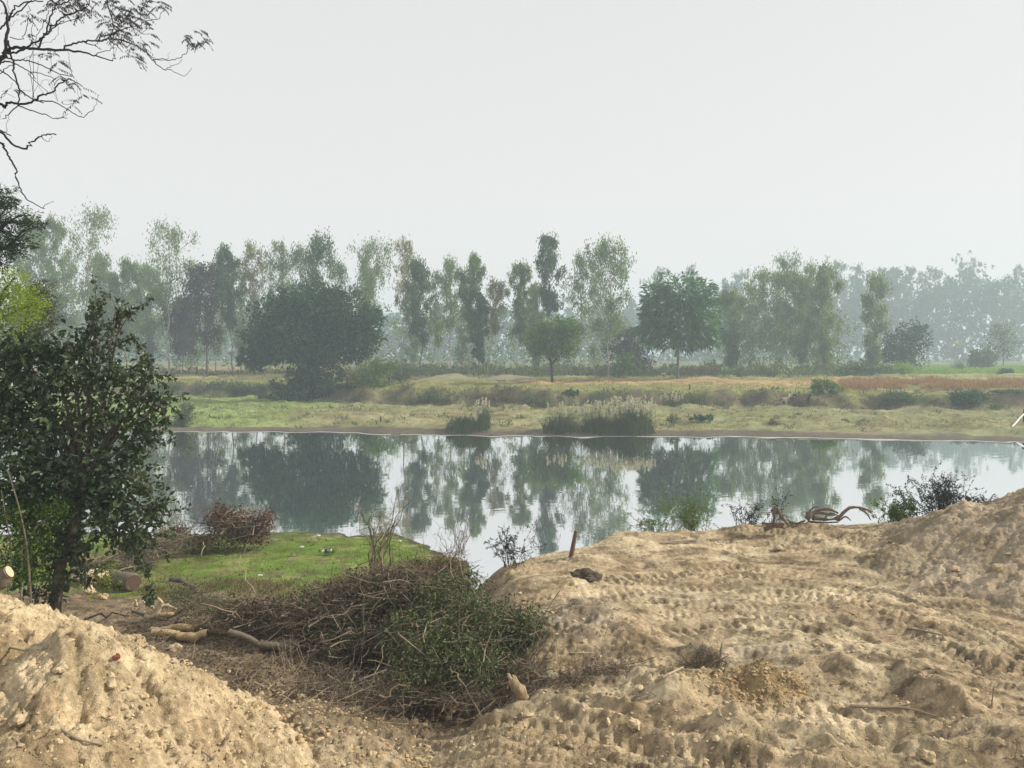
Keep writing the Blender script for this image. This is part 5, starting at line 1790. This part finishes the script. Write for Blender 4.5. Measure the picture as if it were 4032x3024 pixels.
STICKS = [  # label, photo path, half width px, Y or None (lies on the soil), material
    ("pale stick leaning up out of the litter right of the grey log", [(1275, 2660), (1315, 2620), (1358, 2578)], 6, 'twig_pale'),
    ("short pale stick lying on the sand left of the green sprout", [(2580, 2688), (2630, 2660), (2690, 2632)], 6, 'twig_pale'),
    ("thin straight stick on the bank right of the leafy brush", [(2245, 2582), (2290, 2580), (2338, 2576)], 3.5, 'twig_pale'),
    ("straight stick lying by the tread marks at the right", [(3575, 2477), (3640, 2490), (3715, 2508)], 5, 'twig'),
    ("long forked branch lying on the sand, lower right", [(3350, 2790), (3450, 2792), (3560, 2795), (3690, 2825)], 6, 'twig'),
    ("upper arm of a dry branch on the sand, lower right", [(3440, 2800), (3520, 2785), (3580, 2776)], 4, 'twig'),
    ("dark branch lying across the top of the sand heap", [(335, 2443), (420, 2436), (490, 2428)], 4, 'bark_dark'),
    ("thin stick on the upper left of the sand heap", [(40, 2556), (110, 2570), (186, 2562)], 4, 'twig'),
    ("curved stick on the lower middle of the sand heap", [(240, 2882), (310, 2915), (405, 2945)], 5, 'twig'),
    ("dark stick on the lower right of the sand heap", [(690, 2910), (760, 2945), (842, 2992)], 5, 'twig'),
    ("grey stick at the bottom left of the sand heap", [(50, 2910), (120, 2965), (200, 3024)], 5, 'twig'),
    ("thin stick reaching down the middle of the sand heap", [(400, 2830), (480, 2875), (560, 2925)], 3, 'twig'),
    ("pale pole lying flat at the foot of the brush", [(1490, 2800), (1570, 2805), (1640, 2802)], 7, 'twig_pale'),
    ("dark pole raised from the split wood below the brush", [(1700, 2800), (1740, 2770), (1780, 2740)], 9, 'log_grey'),
    ("pale peeled stick crossing the split wood below the brush", [(1720, 2780), (1780, 2755), (1830, 2738)], 5, 'twig_pale'),
    ("short brown split piece below the brush", [(1610, 2735), (1640, 2765), (1680, 2775)], 9, 'root'),
    ("broad split piece of brown bark below the brush", [(1590, 2815), (1650, 2795), (1700, 2780)], 11, 'root'),
    ("sandy stick end sticking out of the soil right of the split wood", [(1770, 2822), (1800, 2800), (1825, 2782)], 12, 'log_bark'),
    ("long thin stick in the litter left of the brush", [(1000, 2690), (1100, 2740), (1180, 2790)], 4, 'twig_pale'),
    ("slender pole lying on the ridge left of the left root stump, top one", [(2610, 2140), (2730, 2130), (2880, 2125)], 3, 'twig_pale'),
    ("slender pole lying on the ridge left of the left root stump, lower one", [(2600, 2142), (2740, 2140), (2850, 2138)], 3, 'twig'),
    ("slender dark pole across the bottom of the dark leaves at left", [(130, 2352), (200, 2358), (280, 2358)], 5, 'twig'),
]
for lb, pl, hw, mt in STICKS:
    P = np.array([soil_pt(*q) for q in pl])
    P = smooth_line(P, 3)
    sc_ = P[:, 1].mean() / FPX
    P[:, 2] = np.maximum(P[:, 2], np.interp(np.linspace(0, 1, len(P)), [0, .5, 1], [P[0, 2], P[len(P) // 2, 2], P[-1, 2]])) + hw * sc_ * .6
    b = MB()
    b.add(*tubes(P, hw * sc_ * np.linspace(1.05, .6, len(P)), 6, True))
    tag(b.build("stick", M[mt]), lb, "stick")
for lb, u, v, h, w_ in [("thin upright twig standing in the sand at the far right", 3904, 2781, 80, 3), ("short upright twig right of the dry tussock", 2835, 2590, 60, 4), ("bare upright twig by the bottom right corner", 3995, 2990, 50, 3)]:
    q = soil_pt(u, v)
    sc_ = q[1] / FPX
    b = MB()
    b.add(*tubes(np.stack([q - [0, 0, .04], q + [.01, 0, h * sc_ * .5], q + [.03, 0, h * sc_]]), w_ * sc_ * np.array([1, .8, .5]), 5, True))
    tag(b.build("twig", M['twig']), lb, "twig")


# ------------------------------------------------------------------ sprigs: leafy stems rising from a foot
def sprigs(name, label, base, Y, n, hpx, wpx, leaf, lw, lmat, smat='twig', per=16, cat="shrub", r=.008, up=1.0, fold=True, lean=0.0, side=3, dens=1.0, drop=-.1, z0=None):
    sc_ = Y / FPX
    f0 = at(base[0], base[1], Y)
    root = thing(name, label, cat, f0)
    b, bl = MB(), MB()
    H, Wd = hpx * sc_, wpx * sc_
    for i in range(n):
        e = f0 + np.array([lean * Wd + rng.normal() * Wd * .38, rng.normal() * Wd * .3, H * rng.uniform(.45, 1.0) * up])
        s = f0 + np.array([rng.normal() * Wd * .15, rng.normal() * Wd * .12, -.1])
        lc = limb_curve(s, e, .12, 7, .14)
        b.add(*tubes(lc, np.linspace(r, r * .3, 7), 4))
        segs = [lc]
        for j in range(side):
            k = int(rng.integers(2, 6))
            d = unit(rdir(1)[0] + [0, 0, .5])
            l2 = limb_curve(lc[k], lc[k] + d * H * rng.uniform(.15, .38), .1, 5, .12)
            b.add(*tubes(l2, np.linspace(r * .5, r * .2, 5), 3))
            segs.append(l2)
        for sg in segs:
            m_ = max(2, int(per * dens * (1 if sg is lc else .7)))
            t_ = rng.uniform(.25, 1.0, m_)
            P = np.stack([np.interp(t_, np.linspace(0, 1, len(sg)), sg[:, c]) for c in range(3)], 1)
            D = rdir(m_) + [0, 0, drop]
            bl.add(*leaves(P + rng.normal(size=P.shape) * leaf * .25, D, leaf * rng.uniform(.6, 1.25, m_), lw * rng.uniform(.7, 1.2, m_), fold))
    b.build("stem", M[smat], root)
    if per:
        tag(bl.build("leaves", M[lmat], root), kind="stuff")
    return root


sprigs("dark_sprigs", "dark shrivelled leafy branches sticking up against the water left of the stake", (2010, 2240), 16.6, 22, 165, 190, .045, .026, 'black_leaf', 'bark_dark', 18, lean=.05, r=.007)
sprigs("green_shrub", "bright feathery green shrub on the sand edge, the tallest there", (2720, 2120), 20.6, 44, 190, 190, .06, .022, 'leaf_round', 'twig', 22, up=1.0)
sprigs("green_shrub", "low green shrub spreading left on the sand edge", (2580, 2110), 20.4, 26, 90, 220, .05, .022, 'leaf_round', 'twig', 18, lean=-.2)
sprigs("dark_sprigs", "dark leafy sprigs behind the left root stump", (2960, 2090), 20.6, 20, 120, 170, .06, .032, 'black_leaf', 'bark_dark', 14)
sprigs("dark_sprigs", "two thin dark sprigs standing between the root stumps", (3040, 2060), 20.8, 6, 150, 120, .05, .03, 'black_leaf', 'bark_dark', 14)
sprigs("green_shrub", "small green shrub with broad leaves right of the arched root", (3530, 2075), 20.4, 30, 105, 110, .08, .045, 'leaf_round', 'twig', 16)
sprigs("dark_shrub", "tall dark wiry shrub on the ridge at right, its top over the water", (3710, 2060), 20.6, 60, 200, 190, .06, .036, 'black_leaf', 'bark_dark', 16, r=.009)
sprigs("dark_shrub", "low dark sprigs spreading right of the tall wiry shrub", (3830, 2020), 20.2, 20, 70, 130, .06, .035, 'black_leaf', 'bark_dark', 12, lean=.2)
sprigs("dark_sprigs", "dark curling sprig left of the tall wiry shrub", (3590, 2060), 20.5, 12, 130, 120, .07, .04, 'leaf_dark', 'bark_dark', 16, lean=-.1)
sprigs("bare_sapling", "bare thin sapling rising from the red brown brush", (1470, 2260), 15.2, 14, 340, 170, .03, .012, 'dead_leaf', 'twig', 2, cat="sapling", r=.014, lean=.12, side=5)
sprigs("bare_sapling", "low bare twigs on top of the brush near the water", (1800, 2170), 15.0, 20, 130, 150, .03, .014, 'dead_leaf', 'twig_red', 3, cat="sapling", r=.006)
sprigs("green_sprout", "small fresh green sprout on the sand", (2555, 2745), 10.3, 12, 75, 90, .05, .014, 'leaf_bright', 'twig', 10, r=.003, cat="sprout")
sprigs("reddish_weed", "thin weeds with pale stems at the front of the brush", (1130, 2620), 11.6, 14, 130, 260, .03, .012, 'dead_leaf', 'twig_pale', 3, r=.004, cat="weed")

# litter of the grass shelf -------------------------------------------------------------
for lb, u, v, s_ in [("crumpled beige rag on the grass", 1155, 2190, .13), ("white plastic bag caught on a weed on the grass", 1288, 2173, .15), ("small white scrap left of the caught bag", 1188, 2156, .07),
                     ("white scrap near the water edge of the grass", 1252, 2112, .08), ("tiny white scrap left of the beige rag", 1070, 2167, .05), ("white scrap at the front of the grass", 1026, 2266, .06),
                     ("white scrap under the bare sapling", 1458, 2105, .09), ("white scrap at the right end of the grass", 1575, 2132, .06)]:
    q = soil_pt(u, v, 8, 27)
    b = MB()
    n1, n2 = 9, 7
    A, B_ = np.meshgrid(np.linspace(-1, 1, n1), np.linspace(-1, 1, n2), indexing='ij')
    hgt = .9 * np.abs(fbm(A * 1.6 + u, B_ * 1.6, 3, 5)) + .15
    G = np.stack([q[0] + A * s_ * (1 + .3 * vn(B_ * 2 + u, A, 2)), q[1] + B_ * s_ * .8, q[2] + hgt * s_ * (1.1 - .6 * np.hypot(A, B_))], -1)
    b.add(G, grid_faces(n1, n2))
    tag(b.build("rag" if "rag" in lb else "plastic_scrap", M['straw'] if "rag" in lb else M['plastic']), lb, "rag" if "rag" in lb else "litter")
sprigs("weed", "green weed around the caught plastic bag on the grass", (1285, 2185), 21.4, 10, 40, 60, .06, .03, 'leaf_round', 'twig', 8, cat="weed", r=.003)

# ------------------------------------------------------------------ near trees at the left
Yb = 11.0
fb = np.array([*at(185, 2420, Yb)[:2], 1.1])
blobs = [(90, 1500, 170, 150), (300, 1440, 140, 110), (240, 1640, 220, 150), (450, 1480, 105, 75), (470, 1670, 135, 100), (330, 1830, 230, 110), (545, 1900, 80, 80), (600, 2030, 60, 80), (545, 2110, 70, 75),
         (430, 1990, 120, 100), (140, 1830, 190, 150), (90, 2010, 130, 90), (400, 1280, 60, 55), (485, 1225, 40, 32), (330, 1330, 80, 60), (575, 1560, 50, 38), (640, 1575, 26, 20), (560, 1720, 40, 40), (490, 1800, 60, 60), (80, 1380, 110, 60), (440, 2120, 60, 60), (20, 1640, 120, 150), (590, 1480, 40, 30), (380, 1225, 28, 25), (230, 2290, 70, 55), (170, 2330, 60, 40), (60, 1950, 120, 120), (200, 1950, 130, 90), (30, 1420, 90, 90), (200, 1400, 90, 70), (380, 1950, 120, 80), (140, 2200, 120, 80), (60, 2280, 90, 60), (300, 2180, 60, 80), (230, 2120, 90, 70)]
bush = blob_tree("broadleaf_shrub", "big dark shrub with glossy oval leaves at the left, in front of the water", "shrub", 0, Yb, blobs, 9800, .115, .066, 'leaf_bush', -.35, .35,
                 [(235, 2250), (290, 2100), (320, 1970), (336, 1905)], .085, None, 8, .26, .5, 'bark_brown', True, .9, None, True, .9, fb)
# hand-laid long shoots that break the outline
bl = MB()
for pl in [[(420, 1500), (520, 1440), (560, 1400), (600, 1290), (640, 1240)][:0] or [(400, 1330), (440, 1290), (470, 1250), (510, 1205)], [(300, 1380), (340, 1300), (365, 1240), (372, 1195)], [(470, 1600), (560, 1560), (620, 1560), (680, 1570)], [(500, 1560), (600, 1600), (590, 1680)],
           [(520, 1660), (580, 1700), (612, 1760)], [(500, 1740), (545, 1760), (560, 1810)], [(560, 2000), (620, 2000), (655, 1960)], [(520, 2130), (545, 2200), (565, 2240)], [(560, 1440), (580, 1420), (575, 1395)], [(430, 1380), (520, 1330), (560, 1380)], [(610, 1560), (650, 1640), (640, 1680)]]:
    P = smooth_line(np.array([at(u, v, Yb + rng.normal() * .15) for u, v in pl]), 5)
    MB().add(*tubes(P, np.linspace(.012, .004, len(P)), 4)).build("shoot", M['bark_brown'], bush)
    t_ = np.linspace(.15, 1, 24)
    Q = np.stack([np.interp(t_, np.linspace(0, 1, len(P)), P[:, c]) for c in range(3)], 1)
    Q = np.repeat(Q, 2, 0)
    bl.add(*leaves(Q + rng.normal(size=Q.shape) * .025, rdir(len(Q)) + [0, 0, -.4], .095 * rng.uniform(.7, 1.2, len(Q)), .055, True))
for k in range(46):
    q_ = blobs[int(rng.integers(len(blobs)))]
    if q_[0] < 100 and q_[1] > 1400:
        continue
    a_ = rng.uniform(-.9, 2.2)
    u0, v0 = q_[0] + math.cos(a_) * q_[2] * .7, q_[1] - math.sin(a_) * q_[3] * .7
    ln_ = rng.uniform(60, 130)
    p0 = at(u0, v0, Yb + rng.normal() * .4)
    P = smooth_line(np.array([p0, p0 + at(u0 + math.cos(a_) * ln_ * .55, v0 - math.sin(a_) * ln_ * .6, Yb) - at(u0, v0, Yb), p0 + at(u0 + math.cos(a_) * ln_, v0 - math.sin(a_) * ln_ + rng.normal() * 14, Yb) - at(u0, v0, Yb)]), 4)
    MB().add(*tubes(P, np.linspace(.008, .003, len(P)), 4)).build("shoot", M['bark_brown'], bush)
    t_ = np.linspace(.1, 1, 11)
    Q = np.stack([np.interp(t_, np.linspace(0, 1, len(P)), P[:, c]) for c in range(3)], 1)
    Q = np.repeat(Q, 2, 0)
    bl.add(*leaves(Q + rng.normal(size=Q.shape) * .02, rdir(len(Q)) + [0, 0, -.3], .09 * rng.uniform(.6, 1.2, len(Q)), .05, True))
tag(bl.build("shoot_leaves", M['leaf_bush'], bush), kind="stuff")

fb2 = np.array([*at(60, 2400, 10.4)[:2], 1.1])
blob_tree("light_green_shrub", "thin light green shrub with small leaves under the dark shrub", "shrub", 0, 10.4, [(60, 2030, 90, 110), (140, 2130, 90, 80), (50, 2200, 90, 90), (190, 2040, 70, 60), (120, 2260, 60, 50), (230, 2000, 50, 40)],
          3600, .045, .026, 'leaf_bright', -.1, .4, [(90, 2150)], .02, None, 10, .22, .5, 'bark_pale', True, 1, None, True, .9, fb2)
for lb, pl, r in [("pale slender stem rising through the light green shrub, left one", [(120, 2330), (105, 2150), (75, 2000), (30, 1850)], .016), ("thin pale stem left of the slender one", [(30, 2330), (45, 2180), (25, 2050), (5, 1930)], .011)]:
    P = smooth_line(np.array([at(u, v, 10.2) for u, v in pl]), 4)
    P = np.vstack([[P[0][0], P[0][1], 1.0], P])
    b = MB()
    b.add(*tubes(P, np.linspace(r, r * .5, len(P)), 6))
    tag(b.build("shrub_stem", M['log_grey']), lb, "stem")
sprigs("yellow_vine", "bright yellow green vine hanging from the dark shrub over the cut stump", (420, 2190), 11.2, 10, -190, 120, .04, .022, 'leaf_yellow', 'leaf_bright', 10, cat="vine", r=.004)
sprigs("dark_seedling", "dark leafy seedling hanging before the pale sawn stump", (345, 2300), 11.8, 8, 80, 110, .085, .05, 'leaf_bush', 'bark_dark', 7, r=.005)
sprigs("dark_seedling", "small dark leafy tip over the left log heap", (590, 2370), 11.6, 4, 60, 40, .08, .05, 'leaf_bush', 'bark_dark', 6, r=.004)
sprigs("dark_seedling", "dark leafy tip hanging over the left end of the grass", (590, 2270), 11.6, 3, 50, 40, .085, .045, 'leaf_bush', 'bark_dark', 6, r=.004)

fy = np.array([*at(-120, 2400, 15.5)[:2], 1.0])
blob_tree("yellow_green_tree", "yellow green small leaved tree above the dark shrub at the left edge", "tree", 0, 15.5, [(40, 1150, 80, 60), (110, 1210, 70, 70), (20, 1260, 80, 80), (60, 1090, 50, 40), (-80, 1180, 100, 110)],
          5200, .055, .03, 'leaf_yellow', 0, .6, [(-100, 1700), (-60, 1300)], .09, None, 10, .2, .45, 'bark_brown', True, 1, None, True, .8, fy)
fy = np.array([*at(-60, 2400, 17)[:2], .8])
blob_tree("olive_tree", "olive brown bushy tree right behind the yellow green one", "tree", 0, 17, [(150, 1180, 60, 60), (190, 1240, 45, 50), (130, 1300, 80, 50), (170, 1130, 40, 30), (90, 1350, 90, 50)],
          5200, .06, .022, 'leaf_olive', 0, .7, [(-20, 1800), (60, 1400)], .09, None, 10, .2, .45, 'bark_brown', True, 1, None, True, .7, fy)
fy = np.array([*at(-200, 2400, 19)[:2], .6])
tiers = [(10, 745, 45, 16), (40, 800, 60, 16), (20, 790, 50, 22), (70, 850, 75, 18), (120, 885, 55, 13), (150, 890, 35, 8), (30, 880, 70, 25), (60, 930, 80, 22), (20, 980, 80, 28), (70, 1000, 50, 18), (10, 1040, 60, 30), (-120, 900, 120, 160), (100, 960, 45, 14)]
blob_tree("feathery_tree", "dark feathery leaved tree with flat tiers of foliage at the left edge", "tree", 0, 19, tiers,
          9000, .10, .028, 'leaf_feather', -.1, .9, [(-180, 1800), (-130, 1200), (-100, 900)], .14, None, 12, .17, .5, 'bark_dark', False, 1, None, True, .5, fy)

# ------------------------------------------------------------------ the bare tree whose boughs hang in from the left
YT = 13.0
ft = np.array([*at(-330, 2400, YT)[:2], .9])
bare = thing("bare_tree", "nearly bare tree reaching dark crooked branches in from the top left corner", "tree", ft)
trunk = smooth_line(np.array([ft - [0, 0, .2], at(-335, 1700, YT), at(-310, 1000, YT), at(-260, 500, YT), at(-230, 100, YT), at(-240, -300, YT)]), 5)
b = MB()
b.add(*tubes(trunk, np.linspace(.2, .09, len(trunk)), 10))
b.build("trunk", M['bark_dark'], bare, True)
BR = [  # photo path, thickness at root and tip in photo pixels
    ([(-245, 340), (-100, 290), (0, 235), (25, 205)], 22, 16),
    ([(20, 208), (40, 190), (80, 187), (150, 194), (240, 197), (300, 203), (340, 207), (380, 222), (445, 240)], 13, 4),
    ([(18, 205), (27, 150), (31, 100), (28, 50), (15, 15), (-10, -10)], 12, 7), ([(31, 75), (50, 40), (80, 20), (115, 5), (170, 5)], 7, 4),
    ([(-40, 130), (0, 112), (25, 85), (60, 55), (100, 22), (125, -5)], 7, 4), ([(28, 210), (60, 205), (100, 190), (140, 165), (180, 138), (205, 105), (240, 70), (285, 55), (320, 40), (345, 20), (360, -5)], 8, 4),
    ([(148, 192), (175, 140), (190, 100), (198, 55), (215, 32), (250, 10), (300, -5)], 7, 4), ([(180, 138), (200, 120), (230, 95), (253, 79)], 5, 3), ([(193, 101), (250, 90), (310, 70), (370, 47)], 4, 2),
    ([(240, 197), (265, 180), (300, 170), (330, 165), (360, 160), (400, 160), (435, 155), (470, 157), (510, 168), (545, 185), (575, 205), (600, 235), (620, 255), (645, 273), (655, 275)], 7, 3),
    ([(655, 272), (685, 282), (720, 298), (740, 290), (753, 266)], 3, 1.6), ([(655, 271), (670, 260), (690, 255), (707, 245), (717, 231)], 2.5, 1.4), ([(602, 234), (640, 233), (672, 237), (705, 228), (732, 208), (742, 170), (753, 137)], 4, 2.2),
    ([(575, 205), (600, 225), (645, 240), (670, 207)], 2, 1.2), ([(385, 165), (400, 147), (440, 132), (480, 115), (520, 105), (560, 93), (580, 80), (625, 70), (645, 40)], 5, 2), ([(560, 93), (550, 60), (565, 30), (600, -5)], 3, 2),
    ([(423, -10), (435, 60), (445, 90), (447, 135)], 5, 4), ([(520, 105), (550, 125), (565, 135), (585, 132)], 3, 1.6), ([(490, 125), (520, 138), (550, 137), (575, 115), (580, 95)], 2.2, 1.4), ([(375, 217), (390, 207), (420, 200), (455, 188)], 4, 2.4), ([(443, 238), (450, 225), (452, 215)], 4, 2.5), ([(447, 130), (448, 225)], 1.6, 1.2), ([(480, 140), (450, 215)], 1.6, 1.2),
    ([(330, 165), (370, 178), (385, 185), (400, 195)], 4, 2.5), ([(430, 157), (460, 180), (485, 206)], 4, 2.2),
    ([(25, 228), (60, 236), (100, 238), (150, 252), (200, 275), (240, 293), (287, 298)], 6, 3), ([(285, 297), (270, 230), (251, 135)], 2, 1), ([(-60, 270), (0, 250), (20, 243), (42, 243), (80, 262), (120, 285), (140, 310)], 7, 3),
    ([(32, 160), (40, 210), (50, 240), (55, 280), (65, 325), (80, 355), (120, 385), (172, 405)], 8, 4), ([(65, 325), (75, 350), (73, 400), (70, 415), (40, 447), (10, 468)], 6, 3.5),
    ([(-230, 470), (-100, 410), (0, 410), (15, 420), (40, 405), (70, 408), (115, 405), (140, 393), (165, 375), (195, 365), (225, 338), (255, 320), (275, 313), (300, 325), (325, 340)], 12, 3), ([(140, 397), (190, 398), (225, 407), (265, 430), (310, 458), (335, 458), (372, 428)], 5, 2.4), ([(370, 430), (378, 400), (385, 375)], 2, 1.2),
    ([(70, 415), (110, 430), (165, 448), (185, 452), (210, 466), (265, 466)], 5, 2.5), ([(208, 466), (235, 466), (266, 445)], 2, 1.4), ([(-60, 240), (0, 275), (30, 295), (65, 325)], 6, 4), ([(0, 292), (25, 270), (50, 255)], 4, 3), ([(120, 285), (160, 290), (205, 305), (215, 335)], 4, 2), ([(112, 287), (130, 310), (195, 368)], 3, 2),
    ([(215, 338), (225, 315), (260, 310), (290, 318)], 3, 2), ([(35, 458), (30, 480), (25, 500), (28, 515), (18, 518)], 2, 1.2),
    ([(-210, 560), (-80, 505), (0, 520), (20, 535), (50, 568), (80, 582), (106, 588)], 11, 7), ([(104, 588), (115, 570), (140, 548), (165, 533), (190, 530), (222, 530)], 7, 5), ([(162, 537), (186, 556), (205, 535)], 3, 1.2), ([(0, 512), (20, 522), (43, 535)], 5, 4),
    ([(-220, 640), (-90, 545), (0, 562), (15, 575), (30, 610), (50, 640), (62, 665), (68, 710), (80, 745), (100, 780), (130, 800), (175, 822)], 10, 3.5), ([(170, 818), (190, 800), (212, 792)], 2.6, 1.6),
    ([(110, 20), (112, 80), (100, 130), (82, 155), (38, 145)], 2.6, 3.5), ([(125, 60), (126, 170), (118, 240), (123, 290), (135, 390)], 2, 2), ([(190, 40), (178, 80), (150, 130), (140, 170)], 3, 2), ([(130, 170), (133, 300), (127, 390)], 2, 2), ([(150, 240), (145, 330), (130, 390)], 1.6, 1.6), ([(228, 100), (225, 140), (200, 165), (150, 172)], 1.4, 2), ([(60, 350), (85, 360), (118, 350)], 1.6, 1.2), ([(200, 290), (198, 230), (197, 225)], 1.4, 1), ([(205, 330), (228, 400), (190, 320)], 1.4, 1), ([(165, 375), (160, 320), (200, 315)], 1.6, 1.2), ([(10, 360), (40, 350), (50, 325)], 1.6, 1.2), ([(0, 395), (25, 370), (60, 385)], 1.6, 1.2), ([(20, 420), (5, 450), (0, 470)], 1.4, 1), ([(300, 313), (318, 370), (312, 385), (302, 335)], 1.4, 1), ([(30, 0), (35, 60), (40, 100), (62, 80), (76, 78)], 1.6, 1), ([(245, 410), (270, 408), (305, 405), (307, 390)], 1.6, 1.2),
]
sc_ = YT / FPX
for pl, w0, w1 in BR:
    dz = rng.normal() * .25
    P = np.array([at(u, v, YT + dz) for u, v in pl])
    P = smooth_line(P, 4) if len(P) > 2 else P
    P[1:-1] += rng.normal(size=(len(P) - 2, 3)) * [.004, .02, .004]
    b = MB()
    b.add(*tubes(P, np.linspace(w0, w1, len(P)) * sc_ * .5, 6 if w0 > 4 else 4, True))
    b.build("branch" if w0 > 3.4 else "twig", M['bark_dark'], bare, True)
# pinnate leaves in the tufts
LT = [(250, 20, 70, 28, 26), (310, 25, 50, 30, 16), (430, 60, 30, 40, 10), (500, 45, 50, 30, 16), (520, 70, 45, 30, 14), (465, 110, 35, 25, 14), (540, 15, 40, 15, 8), (625, 22, 20, 14, 6), (550, 170, 40, 20, 9), (530, 215, 25, 20, 7), (470, 150, 30, 15, 7), (795, 160, 35, 16, 7), (720, 145, 25, 12, 4), (770, 120, 15, 8, 2), (100, 62, 20, 10, 4), (155, 75, 15, 12, 3), (185, 212, 25, 12, 5), (225, 240, 15, 12, 4), (230, 290, 20, 15, 5), (305, 330, 15, 10, 3), (105, 140, 8, 12, 2), (280, 400, 20, 10, 3), (330, 375, 15, 5, 2), (45, 352, 10, 6, 2), (420, 115, 20, 12, 5), (575, 110, 15, 25, 5), (440, 5, 60, 6, 6)]
b, bs = MB(), MB()
for u, v, ru, rv, n in LT:
    for _ in range(int(n * 1.5)):
        c = at(u + rng.normal() * ru * .6, v + rng.normal() * rv * .6, YT + rng.normal() * .3)
        a = rng.uniform(-.9, .9)
        d = np.array([math.cos(a) * rng.choice([-1, 1, 1]), rng.normal() * .4, math.sin(a) * .5])
        L = rng.uniform(.13, .24)
        t_ = np.linspace(0, 1, 6)
        R_ = c + d * L * t_[:, None] + np.array([0, 0, -1]) * (L * .45 * t_ ** 2)[:, None]
        bs.add(*tubes(R_, .0016, 3))
        m_ = 7
        tq = np.repeat(np.linspace(.2, 1, m_), 2)
        Q = np.stack([np.interp(tq, t_, R_[:, k]) for k in range(3)], 1)
        sd_ = np.tile([1, -1], m_)[:, None] * unit(np.cross(d, [0, 0, 1.0]))
        b.add(*leaves(Q, sd_ * .5 + [0, 0, -.9] + d * .3 + rng.normal(size=Q.shape) * .15, .05 * rng.uniform(.7, 1.2, len(Q)), .017))
tag(b.build("leaflets", M['black_leaf'], bare), kind="stuff")
tag(bs.build("leaf_stalks", M['bark_dark'], bare), kind="stuff")

# specks drifting on the river
n_ = 46
x, y = rng.uniform(-20, 34, n_), rng.uniform(27, 52, n_)
b = MB()
b.add(*leaves(np.stack([x, y, np.full(n_, .012)], 1), rng.normal(size=(n_, 3)) * [1, 1, 0], .12 * rng.uniform(.5, 1.6, n_), .07, False, np.tile([0, 0, 1.0], (n_, 1))))
tag(b.build("floating_specks", M['plume']), kind="stuff")
